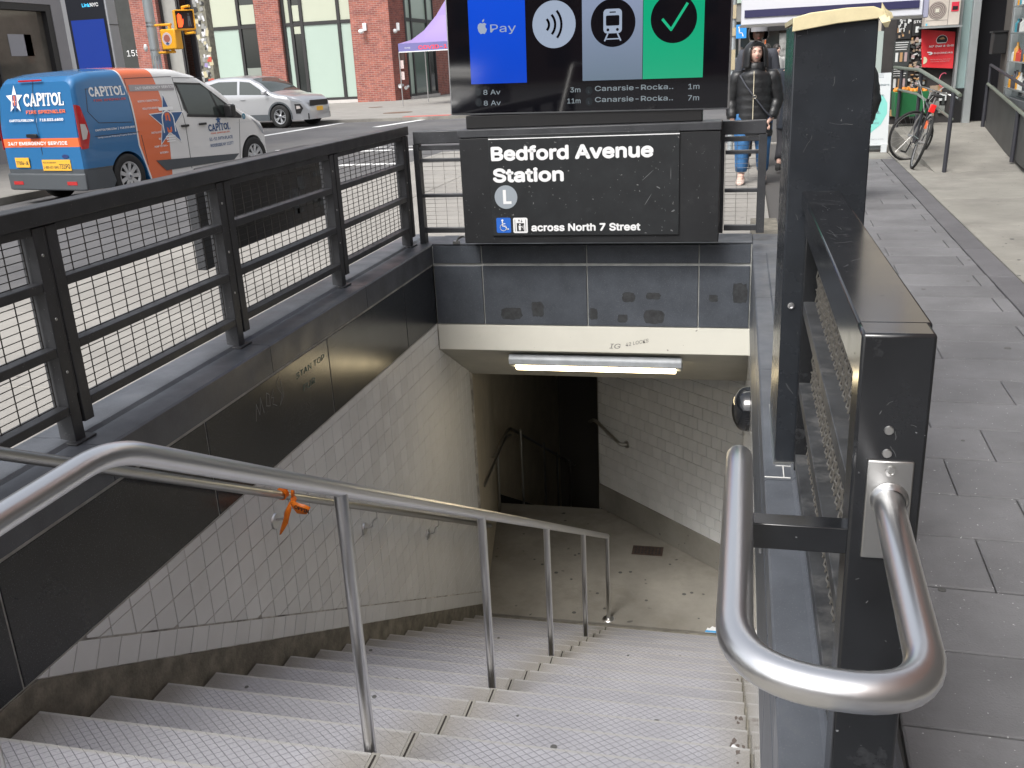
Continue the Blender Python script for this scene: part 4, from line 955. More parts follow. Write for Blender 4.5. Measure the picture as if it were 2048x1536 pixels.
# --- sprinkler company van
vt = thing('van', 'blue, orange and white fire sprinkler company van parked at the far kerb', 'van', (-10.74, 13.2, STREET), 1.36)
vt.scale = (.985, .985, 1.09)
V = Car(4.70, 1.80, [(0, 1.72), (.1, 1.79), (.5, 1.84), (1.4, 1.86), (2.3, 1.83), (2.75, 1.74), (3.15, 1.58), (3.9, 1.13), (4.1, 1.05), (4.45, .93), (4.62, .78), (4.70, .60)],
        [(0, .955), (.05, .985), (.2, 1), (3.6, 1), (4.2, .97), (4.5, .88), (4.65, .76), (4.7, .70)], [(.88, .31), (4.05, .31)], .385, .24, 1.05, .10, 1.85, [(0, 0), (1.05, 0), (1.45, .05), (1.8, .11)])
pm = mat('van_wrap', (.02, .13, .42), .25, coat=.5); tt, bb, L = nodes_of(pm)
g_ = tt.nodes.new('ShaderNodeTexCoord'); sx = tt.nodes.new('ShaderNodeSeparateXYZ'); L(g_.outputs['Object'], sx.inputs[0])
def MM(op, a, b_=None):
    n = tt.nodes.new('ShaderNodeMath'); n.operation = op
    for i, v in enumerate((a, b_)):
        if v is None: continue
        if isinstance(v, (int, float)): n.inputs[i].default_value = v
        else: L(v, n.inputs[i])
    return n.outputs[0]
X_o, Z_o = sx.outputs[0], sx.outputs[2]
zc = MM('MAXIMUM', MM('SUBTRACT', Z_o, 1.35), 0.)
edge = MM('ADD', X_o, MM('MULTIPLY', MM('POWER', zc, 1.5), .35)); low = MM('MULTIPLY', MM('MAXIMUM', MM('SUBTRACT', .75, Z_o), 0.), .3)
def stp(v, e): return MM('GREATER_THAN', v, e)
def cmix(f, a, b_):
    x = tt.nodes.new('ShaderNodeMix'); x.data_type = 'RGBA'; L(f, x.inputs[0])
    for i, v in ((6, a), (7, b_)):
        if isinstance(v, tuple): x.inputs[i].default_value = (*v, 1)
        else: L(v, x.inputs[i])
    return x.outputs[2]
e1 = MM('SUBTRACT', edge, low); col_ = cmix(stp(e1, 1.16), (.025, .145, .34), (.74, .74, .74)); col_ = cmix(stp(e1, 1.19), col_, (.74, .16, .055)); col_ = cmix(stp(MM('ADD', edge, MM('MULTIPLY', low, .3)), 1.86), col_, (.72, .72, .71))
stripe = MM('MULTIPLY', MM('MULTIPLY', stp(Z_o, .83), MM('LESS_THAN', Z_o, .955)), MM('LESS_THAN', X_o, .075)); col_ = cmix(stripe, col_, (.74, .16, .055))
col_ = cmix(MM('MULTIPLY', MM('LESS_THAN', Z_o, .52), MM('LESS_THAN', X_o, .62)), col_, (.075, .085, .095))
L(col_, bb.inputs['Base Color'])
V.body(vt, pm)
V.patch('front_door_window', [(2.27, 1.60), (2.32, 1.22), (2.42, 1.13), (3.72, 1.02), (3.10, 1.46), (2.86, 1.57)], CLEAR, vt)
for poly in ([(2.23, 1.63), (2.28, 1.63), (2.42, 1.15), (2.38, 1.15)], [(2.24, 1.63), (2.87, 1.60), (2.86, 1.57), (2.26, 1.60)], [(2.86, 1.60), (3.80, 1.03), (3.72, 1.02), (3.08, 1.45), (2.86, 1.57)], [(2.38, 1.14), (3.80, 1.035), (3.78, .995), (2.36, 1.10)], [(3.02, 1.50), (3.06, 1.48), (3.26, 1.07), (3.20, 1.07)]):
    V.patch('window_trim', poly, BLACKP, vt, .007)
def seam(pts, name='door_seam'):
    mb = MB(); q = []
    for a, b in zip(pts, pts[1:]):
        n_ = max(1, int(math.hypot(a[0] - b[0], a[1] - b[1]) / .1)); q += [(a[0] + (b[0] - a[0]) * k / n_, a[1] + (b[1] - a[1]) * k / n_) for k in range(n_)]
    q.append(pts[-1]); mb.tube([V.side(x, z, .001) for x, z in q], .0045, 5); return mb.build(name, mat('seam_dark', (.03, .03, .035), .7), vt, local=True)
seam([(2.30, .30), (2.30, .95), (2.22, 1.70), (2.9, 1.68)]); seam([(1.15, .98), (1.15, 1.72), (2.2, 1.72)]); seam([(.30, .95), (1.22, .95)], 'slide_track'); seam([(3.72, .98), (3.60, .34)]); seam([(1.30, .45), (1.25, .9)])
seam([(.30, 1.60), (.24, 1.3), (.42, 1.13), (1.1, 1.10)], 'panel_crease'); seam([(.28, 1.60), (1.05, 1.62)], 'panel_crease')
V.patch('side_trim', [(1.48, .50), (3.58, .42), (3.42, .33), (1.68, .33)], PLASTIC, vt, .012)
V.patch('headlight', [(4.05, .98), (4.45, .80), (4.56, .66), (4.42, .70)], mat('headlight_lens', (.35, .37, .4), .1, coat=.8), vt, .008)
V.patch('tail_lamp', [(.03, 1.40), (.10, 1.38), (.17, 1.15), (.20, .98), (.13, .80), (.03, .79)], TAILR, vt, .010); V.patch('reverse_lamp', [(.05, 1.14), (.14, 1.13), (.17, 1.03), (.12, .93), (.05, .92)], TAILW, vt, .014)
V.patch('rear_bumper_side', [(.0, .50), (.50, .50), (.56, .30), (.5, .22), (.0, .22)], PLASTIC, vt, .02)
bx = MB(); bx.prism([(-.86, .03), (-.90, -.02), (-.80, -.06), (.80, -.06), (.90, -.02), (.86, .03)], 'z', .22, .46); bx.v = [(y, x, z) for x, y, z in bx.v]; bx.build('rear_bumper', PLASTIC, vt, local=True, bev=.02)
for y in (.62, -.62): MB().box(-.066, -.058, y - .11, y + .11, .30, .35).build('reflector', TAILR, vt, local=True)
for y, dy in ((.89, .01), (-.89, -.01)): MB().box(.0, .035, min(y, y + dy), max(y, y + dy), .8, 1.4).build('tail_lamp_edge', TAILR, vt, local=True)
MB().box(.055, .075, -.22, .30, 1.735, 1.76).build('brake_light', TAILR, vt, local=True, bev=.004)
for sgn, nm in ((-1, 0), (1, 0)):
    pass
mr = MB(); mr.box(3.28, 3.42, -1.12, -.93, 1.03, 1.24).build('door_mirror', BLACKP, vt, local=True, bev=.03)
for x in (2.18, 2.62): MB().box(x, x + .17, -V.w(x, .98) - .045, -V.w(x, .98) - .004, .95, .985).build('door_handle', BLACKP, vt, local=True, bev=.008)
MB().box(-.035, -.0, .02, .26, .965, 1.02).build('rear_handle', BLACKP, vt, local=True, bev=.01)
MB().tube([(.012, .02, .50), (.012, .02, .84)], .004, 5).tube([(.01, .02, .96), (.01, .02, 1.45), (.1, .02, 1.74)], .004, 5).build('rear_door_seam', MATS['seam_dark'], vt, local=True)
YP = mat('plate_yellow', (.80, .45, .05), .5)
def plate(u0, u1, z0, z1, txts, x=-.012):
    MB().box(x, x + .008, -u1, -u0, z0, z1).build('number_plate', YP, vt, local=True)
    for s_, uu, zz, hh, ww in txts: lettering('lettering', s_, vt, mat('plate_ink', (.03, .03, .06), .6), lambda a, b: (x - .002, -a, b), uu, zz, hh, ww, bold=.01)
plate(-.66, -.34, .545, .685, [('77884-JK', -.64, .585, .07, .28)]); plate(-.04, .60, .50, .655, [('HOW AM I DRIVING?', -.02, .605, .025, .30), ('1-800-627-SAFE', -.02, .53, .05, .34), ('731PQ', .34, .53, .09, .24)])
flat('oval_badge', [disc(.51, .70, .075, 20, .028)], vt, mat('badge_blue', (.03, .05, .16), .3), lambda a, b: (-.008, -a, b))
bk = lambda a, b: V.back(a, b, .008)
def serif(name, s_, h, fn, u, v, wd, m, parent):
    # serif capitals from bars: only the letters needed
    G = {'C': (.70, [arc(.38, .5, .34, 48, 312, 14)], [((.62, .98), (.62, .68))]), 'A': (.78, [[(.08, 0), (.38, 1)], [(.38, 1), (.68, 0)], [(.2, .33), (.56, .33)]], [((0, 0), (.22, 0)), ((.54, 0), (.82, 0))]),
         'P': (.66, [[(.14, 0), (.14, 1)], [(.14, 1), (.38, 1)] + arc(.38, .74, .24, 80, -80, 8) + [(.14, .48)]], [((0, 0), (.3, 0)), ((0, 1), (.2, 1))]), 'I': (.36, [[(.18, 0), (.18, 1)]], [((.02, 0), (.34, 0)), ((.02, 1), (.34, 1))]),
         'T': (.72, [[(.36, 0), (.36, 1)]], [((.2, 0), (.52, 0)), ((.02, 1), (.70, 1)), ((.03, 1), (.03, .76)), ((.69, 1), (.69, .76))]), 'O': (.80, [arc(.40, .5, .33, 0, 360, 18)], []), 'L': (.64, [[(.14, 0), (.14, 1)]], [((0, 0), (.6, 0)), ((0, 1), (.3, 1)), ((.58, 0), (.58, .26))])}
    tot = sum(G[c][0] + .06 for c in s_); k = wd / tot; x = u; polys = []
    for c in s_:
        w_, main, ser = G[c]
        for pl in main:
            yy = (lambda q: .5 + (q - .5) * 1.32) if c in 'CO' else (lambda q: q)
            polys += stroke([(x + a * k, v + yy(b) * h) for a, b in pl], .19 * k * 1.0)
        for a, b in ser: polys += stroke([(x + a[0] * k, v + a[1] * h), (x + b[0] * k, v + b[1] * h)], .09 * k)
        x += (w_ + .06) * k
    return flat(name, polys, parent, m, fn)
WV = mat('van_white_print', (.85, .85, .85), .4); OV = mat('van_orange_print', (.75, .16, .06), .4); NV = mat('van_navy_print', (.03, .10, .26), .4); PK = mat('van_red_print', (.55, .10, .10), .4)
serif('lettering', 'CAPITOL', .155, bk, -.24, 1.41, .90, WV, vt)
lettering('lettering', 'FIRE SPRINKLER', vt, OV, bk, -.22, 1.30, .062, .88, bold=.03)
lettering('lettering', 'CAPITOLFIRE.COM', vt, WV, bk, -.63, 1.195, .042, .56, bold=.03); lettering('lettering', '|', vt, WV, bk, .0, 1.19, .05, bold=.0); lettering('lettering', '718.533.6800', vt, WV, bk, .07, 1.195, .046, .53, bold=.03)
lettering('lettering', '24/7 EMERGENCY SERVICE', vt, WV, bk, -.75, .865, .062, 1.36, bold=.03)
def star(cx, cz, r, ri=.42): return [(cx + (r if k % 2 == 0 else r * ri) * math.sin(math.pi * k / 5), cz + (r if k % 2 == 0 else r * ri) * math.cos(math.pi * k / 5)) for k in range(10)]
flat('star_logo', [star(-.46, 1.50, .20)], vt, WV, bk)
bk2 = lambda a, b: V.back(a, b, .010)
flat('star_logo_column', [rrect(-.515, 1.40, -.405, 1.57, .03), [(-.49, 1.36), (-.43, 1.36), (-.43, 1.40), (-.49, 1.40)]], vt, NV, bk2)
flat('star_logo_sprinkler', [rrect(-.475, 1.42, -.445, 1.56, .01)] + stroke([(-.505, 1.41), (-.505, 1.56)], .008) + stroke([(-.415, 1.41), (-.415, 1.56)], .008), vt, OV, lambda a, b: V.back(a, b, .012))
sd = lambda a, b: V.side(a, b, .006); sd2 = lambda a, b: V.side(a, b, .008); sd3 = lambda a, b: V.side(a, b, .010)
serif('lettering', 'CAPITOL', .115, sd, .36, 1.50, .74, WV, vt)
lettering('lettering', 'FIRE SPRINKLER', vt, PK, sd, .42, 1.425, .04, .66, bold=.03)
lettering('lettering', 'CAPITOLFIRE.COM  |  718.533.6800', vt, WV, sd, .32, 1.02, .035, .82, bold=.03)
lettering('lettering', 'Saving Lives and Protecting Property Since 1950', vt, WV, sd, .34, .92, .028, .80, bold=.01, slant=.2)
flat('grey_band', [[(a, z0), (a + .1, z0 - .002), (a + .1, z0 + .09), (a, z0 + .092)] for a, z0 in [(1.20 + .1 * k, 1.535 - .0022 * k) for k in range(10)]], vt, mat('van_grey_band', (.36, .34, .35), .4), sd)
lettering('lettering', '24/7 EMERGENCY SERVICE', vt, WV, sd2, 1.33, 1.555, .05, .86, bold=.025)
for s_, x1, z, hh in (('MONTHLY INSPECTIONS •', 1.79, 1.37, .038), ('VIOLATION REMOVAL •', 1.80, 1.26, .038), ('INSTALLATIONS •', 1.80, .90, .038), ('REPAIRS •', 1.80, .80, .038), ('PUMP TESTING •', 1.80, .69, .038), ('INTEGRIS •', 1.80, .59, .038)): lettering('lettering', s_, vt, WV, sd, x1, z, hh, bold=.02, align='r')
flat('star_logo', [star(1.90, 1.06, .43, .40)], vt, WV, sd); flat('star_logo', [star(1.90, 1.06, .39, .40)], vt, NV, sd2)
flat('star_logo_cap', [rrect(1.73, 1.225, 2.07, 1.275, .02), rrect(1.79, .82, 2.01, .845, .008), rrect(1.79, .785, 2.01, .805, .008), rrect(1.80, .75, 2.0, .77, .008)], vt, WV, sd3)
flat('star_logo_frame', stroke(arc(1.90, 1.08, .135, 0, 180, 10), .022) + stroke([(1.765, 1.08), (1.765, .90)], .022) + stroke([(2.035, 1.08), (2.035, .90)], .022), vt, WV, sd3)
flat('star_logo_sprinkler', [rrect(1.845, .89, 1.955, 1.19, .03)], vt, OV, sd3); flat('star_logo_spray', [[(1.88, .93), (1.92, .93), (1.91, 1.15), (1.89, 1.15)]], vt, NV, lambda a, b: V.side(a, b, .012))
serif('lettering', 'CAPITOL', .10, sd, 2.86, .84, .58, NV, vt)
lettering('lettering', 'FIRE SPRINKLER', vt, OV, sd, 2.90, .79, .028, .50, bold=.02)
lettering('lettering', '51-51 59TH PLACE', vt, NV, sd, 2.84, .685, .068, .62, bold=.01); lettering('lettering', 'WOODSIDE NY 11377', vt, NV, sd, 2.84, .585, .068, .62, bold=.01)
flat('star_logo', [star(3.14, 1.0, .075)], vt, NV, sd)
flat('door_sticker', [disc(3.86, 1.02, .05, 18)], vt, mat('sticker_teal', (.03, .2, .3), .4), sd2); lettering('lettering', '5', vt, WV, sd3, 3.845, 1.0, .05, bold=.02)
lettering('lettering', 'Licensed Master Fire Sprinkler', vt, mat('van_grey_print', (.45, .47, .5), .5), sd, 3.62, .92, .02, .5, bold=.0)
for x in (.88, 4.05):
    for y in (-.80, .80): wheel(vt, x, y, .33, .21, .215, 9, mat('hubcap_silver', (.52, .53, .54), .35, metal=.4), hub=True)
MB().box(.4, 4.4, -.78, .78, .20, .42).build('underbody', RUBBER, vt, local=True)

# --- silver car on the cross street
ct = thing('car', 'silver sport utility car in the cross street in front of the brick building', 'car', (-19.75, 34.05, STREET), -.19)
ct.scale = (1.10,) * 3
V2 = Car(4.48, 1.85, [(0, 1.02), (.12, 1.30), (.5, 1.56), (1.0, 1.64), (1.7, 1.66), (2.3, 1.61), (2.7, 1.46), (3.25, 1.13), (3.5, 1.06), (4.1, .98), (4.34, .86), (4.48, .62)],
         [(0, .86), (.15, .95), (.5, 1), (3.4, 1), (4.0, .96), (4.3, .84), (4.45, .66), (4.48, .60)], [(.86, .36), (3.55, .36)], .42, .24, .98, .20, 1.66, [(0, 0), (2, 0)])
V_, V = V, V2
V.body(ct, mat('silver_paint', (.46, .47, .49), .28, metal=.55, coat=.6), r=.12)
V.patch('side_window', [(.62, 1.42), (.60, 1.22), (.78, 1.12), (1.90, 1.09), (1.88, 1.51), (1.1, 1.52)], CLEAR, ct); V.patch('side_window', [(1.98, 1.51), (2.0, 1.09), (3.02, 1.06), (2.82, 1.24), (2.4, 1.47)], CLEAR, ct)
V.patch('sill_trim', [(.95, .44), (3.1, .44), (3.1, .24), (.95, .24)], PLASTIC, ct, .01)
for xc in (.86, 3.55):
    V.patch('arch_trim', [(xc + .42 * math.cos(R(a)), .36 + .42 * math.sin(R(a))) for a in range(-12, 193, 12)] + [(xc + .475 * math.cos(R(a)), .36 + .475 * math.sin(R(a))) for a in range(192, -13, -12)], PLASTIC, ct, .01)
# windscreen laid on the slope
def top_patch(car, x0, x1, f0, f1, m, parent, name, o=.006):
    mb = MB(); NX, NY = 10, 8
    for i in range(NX + 1):
        x = x0 + (x1 - x0) * i / NX; ff = f0 + (f1 - f0) * i / NX; zt = lerp(car.top, x); yw = (car.w(x, zt - .1) - .10) * ff
        for j in range(NY + 1):
            q = -1 + 2 * j / NY; mb.v.append((x, q * yw, zt + .035 * (1 - abs(q) ** 2) * 1 + o))
    for i in range(NX):
        for j in range(NY): mb.f.append((i * (NY + 1) + j, (i + 1) * (NY + 1) + j, (i + 1) * (NY + 1) + j + 1, i * (NY + 1) + j + 1))
    return mb.build(name, m, parent, smooth=True, local=True)
top_patch(V2, 2.42, 3.22, .93, .98, CLEAR, ct, 'windscreen'); top_patch(V_, 3.0, 3.86, .93, .98, CLEAR, vt, 'windscreen')
V.patch('headlight', [(3.86, 1.0), (4.28, .86), (4.36, .78), (4.1, .82), (3.9, .92)], mat('headlight_lens', (.35, .37, .4), .1, coat=.8), ct, .012)
V.patch('fog_lamp_frame', [(4.12, .74), (4.30, .74), (4.36, .60), (4.28, .44), (4.14, .44)], BLACKP, ct, .012); V.patch('fog_lamp', [(4.17, .68), (4.27, .68), (4.30, .6), (4.17, .58)], TAILW, ct, .018)
def fronts(name, u0, u1, z0, z1, m, x=.0, bev=.0): MB().box(4.44 + x, 4.475 + x, u0, u1, z0, z1).build(name, m, ct, local=True, bev=bev)
fronts('grille', -.50, .50, .66, .84, BLACKP, .012, .02); fronts('lower_grille', -.62, .62, .25, .44, BLACKP, -.01, .02); fronts('number_plate', -.16, .16, .50, .63, YP, .03)
MB().box(3.02, 3.16, -1.10, -.93, 1.06, 1.19).build('door_mirror', MATS['silver_paint'], ct, local=True, bev=.03)
for x in (1.02, 2.02): MB().box(x, x + .2, -V.w(x, .93) - .035, -V.w(x, .93) - .004, .915, .94).build('door_handle', CHROME, ct, local=True, bev=.006)
for x in (.86, 3.55):
    for y in (-.83, .83): wheel(ct, x, y, .365, .23, .235, 5, CHROME)
V = V_

# ================================================================== BUILDINGS ACROSS THE CROSS STREET
BY = 54.
bt = thing('building', 'red brick corner building with tall pale-shaded ground floor windows', 'building', (-26, BY, FAR))
FR = mat('window_frame_dark', (.028, .027, .028), .5); BLIND = mat('pale_blind', (.40, .50, .44), .25, spec=.5, var=.03, vscale=.4); BLINDC = mat('cream_blind', (.47, .50, .40), .3, var=.03, vscale=.4); DKG = mat('dark_glass', (.02, .025, .025), .06, spec=.8); STONE = mat('pale_plinth', (.55, .52, .50), .8, var=.1, vscale=1)
def bwall(x0, x1, z0=FAR - .1, z1=14, y0=BY, m=BRICK): MB().box(x0, x1, y0, y0 + 1.0, z0, z1).build('brick_wall', m, bt)
bwall(-21.85, -19.5); bwall(-27.75, -26.2); bwall(-35.85, -34.1); bwall(-48, -38.2)
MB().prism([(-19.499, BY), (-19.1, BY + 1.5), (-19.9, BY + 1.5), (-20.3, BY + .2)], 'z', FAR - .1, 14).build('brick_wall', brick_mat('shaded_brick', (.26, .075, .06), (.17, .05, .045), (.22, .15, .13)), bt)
MB().box(-26.2, -21.85, BY + .02, BY + .9, 8.2, 14).box(-34.1, -27.75, BY + .02, BY + .9, 9.2, 14).box(-38.2, -35.85, BY + .02, BY + .9, 7.5, 14).build('brick_wall', BRICK, bt)
MB().box(-48, -20.2, BY + 3.5, BY + 20, FAR, 14).build('rear_wall', BRICKD, bt)
def glazing(x0, x1, cuts, z0, z1, zt, kinds, yb=.35, depth=.12):
    # frame bars are parts; each pane is a window of its own
    fr_ = MB()
    for c in cuts: fr_.box(c - .09, c + .09, BY + yb - .12, BY + yb + .02, z0, z1)
    fr_.box(x0, x1, BY + yb - .1, BY + yb + .02, z0, z0 + .14).box(x0, x1, BY + yb - .1, BY + yb + .02, zt - .09, zt + .09)
    fr_.build('window_frame', FR, bt)
    for a, b, (k0, k1) in zip(cuts, cuts[1:], kinds):
        for q0, q1, kk in ((z0 + .15, zt - .1, k0), (zt + .1, z1, k1)):
            MB().box(a + .1, b - .1, BY + yb - .04, BY + yb, q0, q1).build('window_pane', kk, bt)
glazing(-26.2, -21.85, [-26.1, -25.62, -24.98, -22.68, -21.86], -.02, 8.2, 4.28, [(BLIND, BLINDC), (DKG, DKG), (BLIND, BLINDC), (BLIND, BLINDC)])
MB().box(-25.5, -25.1, BY + .28, BY + .31, 4.45, 5.3).build('window_blind', BLINDC, bt); MB().box(-25.5, -25.1, BY + .28, BY + .31, 3.75, 4.15).build('window_blind', BLINDC, bt)
MB().box(-26.2, -21.855, BY + .10, BY + .5, FAR - .05, -.02).build('plinth', STONE, bt)
glazing(-30.95, -27.75, [-30.85, -28.95, -27.8], .0, 9.2, 4.3, [(BLIND, BLINDC), (DKG, DKG)])
MB().box(-28.8, -27.9, BY + .28, BY + .31, 4.45, 5.5).build('window_blind', BLINDC, bt); MB().box(-28.8, -27.9, BY + .28, BY + .31, .3, 2.0).build('window_blind', mat('grey_blind', (.25, .28, .25), .4), bt)
MB().box(-34.1, -32.95, BY + .5, BY + .7, FAR, 9.2).build('recess_panel', mat('grey_panel', (.30, .30, .28), .6, var=.1, vscale=1), bt)
MB().box(-32.95, -30.95, BY + 1.4, BY + 1.6, FAR, 9.2).build('recess_panel', mat('recess_black', (.022, .02, .024), .5), bt)
for x in (-34.05, -32.95, -31.9): MB().box(x - .06, x + .06, BY + .35, BY + .5, FAR, 9.2).build('window_frame', FR, bt)
MB().box(-38.2, -35.85, BY + .3, BY + .45, 2.0, 7.5).build('black_panel', mat('charcoal_panel', (.035, .038, .036), .5, var=.2, vscale=2), bt); MB().box(-38.2, -35.85, BY + .9, BY + 1.0, FAR, 2.0).build('doorway', DKG, bt)
lettering('house_number', '155', bt, WHITE, lambda a, b: (a, BY + .29, b), -36.75, 3.05, .50, .86, bold=-.015, local=False)
# right-hand street side of the corner building
for y0, y1 in ((BY + 1.5, BY + 8.0),):
    fr_ = MB()
    for y in (55.55, 56.6, 59.6, 61.0, 61.9): fr_.box(-19.22, -19.06, y - .1, y + .1, -.05, 14)
    fr_.box(-19.2, -19.08, y0, y1, -.05, .1).box(-19.2, -19.08, y0, y1, 4.15, 4.35); fr_.build('window_frame', FR, bt)
    for a, b, m_ in ((55.65, 56.5, BLIND), (56.7, 59.5, mat('green_glass', (.10, .15, .13), .08, spec=.7)), (59.7, 60.9, DKG)):
        MB().box(-19.2, -19.14, a, b, .1, 4.15).build('window_pane', m_, bt); MB().box(-19.2, -19.14, a, b, 4.35, 14).build('window_pane', BLIND, bt)
MB().box(-20.0, -19.05, 61.0, 75, FAR, 14).build('brick_wall', BRICK, bt); MB().box(-19.3, -18.95, 55.6, 61, FAR - .05, -.05).build('plinth', STONE, bt)
for x, z, y in ((-21.0, 3.68, BY), (-19.28, 3.62, BY + .75)):
    c = thing('security_camera', 'white security camera on the %s face of the brick corner' % ('left, street-facing' if y == BY else 'chamfered right'), 'camera', (x, y, z))
    MB().box(x - .10, x + .12, y - .12, y - .002, z, z + .42).build('mount', WHITE, c, bev=.03); MB().ball((x - .12, y - .3, z - .02), (.17, .17, .13), 12, 8).build('dome', WHITE, c, smooth=True)
tag(MB().box(-19.32, -18.98, BY + .60, BY + .70, 1.75, 2.75).build('plaque', mat('bronze_plaque', (.06, .035, .03), .5), bev=.02), 'dark rectangular plaque on the brick corner', 'plaque')
for z, lb in ((.93, 'small white sign with red print above the standpipe'), (1.55, 'upper small white sign under the dark plaque')):
    o = MB().box(-19.28, -19.06, BY + .58, BY + .62, z, z + .45).build('wall_sign', mat('sign_pinkwhite', (.75, .62, .6), .5)); tag(o, lb, 'sign')
sp = thing('standpipe', 'silver fire standpipe connection low on the brick corner', 'standpipe', (-19.1, BY + .5, .6))
MB().tube([(-19.3, BY + .8, .62), (-19.28, BY + .35, .6)], .10, 12).tube([(-19.02, BY + .9, .55), (-18.95, BY + .35, .48)], .10, 12).build('outlet', STEEL, sp, smooth=True); MB().lathe([(0, 0), (.12, 0), (.12, .06)], Matrix.Translation((-19.28, BY + .34, .6)) @ Matrix.Rotation(R(90), 4, 'X'), 14).build('cap', WHITE, sp, smooth=True)

# poster covered column
pc = thing('poster_column', 'column thickly covered in torn stickers and flyers beside the pale window', 'column', (-24.2, 42, FAR))
cx0, cx1 = -24.62, -24.02
MB().box(cx0, cx1, 42, 42.5, FAR, 9).build('shaft', mat('column_paste', (.20, .19, .15), .8, var=.4, vscale=5), pc)
r_ = random.Random(11); cols = [mat('flyer_%s' % n, c, .7) for n, c in (('white', (.6, .6, .62)), ('grey', (.28, .28, .27)), ('black', (.03, .03, .03)), ('red', (.5, .08, .05)), ('violet', (.3, .25, .45)), ('cream', (.5, .45, .3)))]
for i in range(110):
    z = r_.uniform(.5, 6.2); x = r_.uniform(cx0, cx1 - .14); w_ = r_.uniform(.08, .2); h_ = r_.uniform(.08, .28); m_ = r_.choice(cols if z < 2.3 else cols[:3] + cols[5:])
    if z < 1.5 and r_.random() < .5: m_ = r_.choice((cols[0], cols[3], cols[4]))
    MB().box(x, x + w_, 41.985 - .0008 * i * .1, 41.999, z, z + h_, Matrix.Translation((x, 42, z)) @ Matrix.Rotation(r_.uniform(-.25, .25), 4, 'Y') @ Matrix.Translation((-x, -42, -z))).build('flyer', m_, pc)

# purple canopy
ten = thing('canopy', 'purple pop-up canopy with red COVID-19 print beside the screen', 'canopy', (-14.3, 46, FAR))
PU = mat('canopy_purple', (.27, .20, .42), .6); PUD = mat('canopy_violet_valance', (.16, .15, .36), .6)
x0, x1, y0, y1 = -15.9, -11.9, 45, 49; nN = 8; mb = MB()
for i in range(nN + 1):
    for j in range(nN + 1):
        u, v = i / nN, j / nN; dd = 1 - max(abs(2 * u - 1), abs(2 * v - 1)); mb.v.append((x0 + (x1 - x0) * u, y0 + (y1 - y0) * v, 2.66 + 2.1 * dd ** 1.9))
for i in range(nN):
    for j in range(nN): mb.f.append((i * 9 + j, (i + 1) * 9 + j, (i + 1) * 9 + j + 1, i * 9 + j + 1))
mb.build('roof', PU, ten, smooth=True)
MB().box(x0, x1, y0 - .01, y0 + .01, 2.30, 2.66).box(x0 - .01, x0 + .01, y0, y1, 2.30, 2.66).box(x1 - .01, x1 + .01, y0, y1, 2.30, 2.66).build('valance', PUD, ten)
MB().box(x0, x1, y0 - .02, y0 + .02, 2.26, 2.30).build('frame_rail', WHITE, ten)
for x in (x0, x1):
    for y in (y0, y1): MB().tube([(x, y, FAR), (x, y, 2.3)], .025, 8).build('leg', STEEL, ten)
lettering('lettering', 'COVID-19', ten, mat('canopy_red', (.75, .06, .10), .6), lambda a, b: (a, y0 - .014, b), -14.9, 2.37, .22, 1.6, bold=.04, local=False)
lettering('lettering', 'TESTING', ten, WHITE, lambda a, b: (a, y0 - .014, b), -15.6, 2.42, .09, .28, bold=.0, local=False)

# grey shop on the left with a big window
SX = -17.
gs = thing('building', 'grey panelled shop with a large dark framed window behind the van', 'building', (SX - 1, 18, FAR))
GP = mat('grey_cladding_panel', (.27, .26, .27), .5, var=.06, vscale=.8)
MB().box(SX - .6, SX, 22.25, 24.9, FAR, 9).build('wall_panel', GP, gs); MB().box(SX - .6, SX, 8, 22.25, 3.46, 4.0).build('wall_panel', GP, gs); MB().box(SX - .6, SX, 8, 22.25, 4.015, 9).build('wall_panel', GP, gs)
MB().box(SX - .6, SX, 8, 14.0, FAR, 3.46).build('wall_panel', GP, gs); MB().box(SX - .6, SX, 14.0, 22.25, FAR, .35).build('wall_panel', GP, gs)
MB().box(SX - .25, SX - .02, 22.05, 22.25, .35, 3.46).box(SX - .25, SX - .02, 14, 22.05, 3.30, 3.46).box(SX - .25, SX - .02, 14, 22.05, .35, .45).box(SX - .25, SX - .02, 20.05, 20.12, .45, 3.3).build('window_frame', FR, gs)
MB().box(SX - .20, SX - .16, 14, 22.05, .45, 3.30).build('window_pane', mat('shop_glass', (.11, .10, .085), .05, spec=.8, var=.35, vscale=.7), gs)
MB().box(SX - 3, SX - .61, 8, 24.9, FAR, 9).build('wall', GP, gs)
for (y0, y1, z0, z1, m_) in ((20.7, 21.5, 2.25, 2.75, mat('poster_lilac', (.33, .33, .36), .5)), (21.25, 21.5, 2.25, 2.75, mat('poster_cream', (.5, .52, .42), .5)), (20.75, 21.4, .9, 1.6, mat('poster_green', (.05, .16, .12), .5)), (21.1, 21.6, .6, 1.5, mat('poster_red', (.25, .06, .05), .5))):
    MB().box(SX - .158, SX - .15, y0, y1, z0, z1).build('poster', m_, gs)
for (y0, y1, z0, z1, m_, lb) in ((23.0, 23.5, 2.2, 3.3, mat('mural_red', (.4, .12, .08), .7, var=.5, vscale=6), 'narrow red mural strip on the grey shop wall by the kiosk'), (23.0, 23.4, 1.75, 2.1, mat('poster_violet', (.20, .08, .45), .5), 'small violet poster on the grey shop wall'), (23.05, 23.45, 1.3, 1.7, cols[0], 'small white notice under the violet poster')):
    tag(MB().box(SX + .002, SX + .012, y0, y1, z0, z1).build('poster', m_), lb, 'poster')
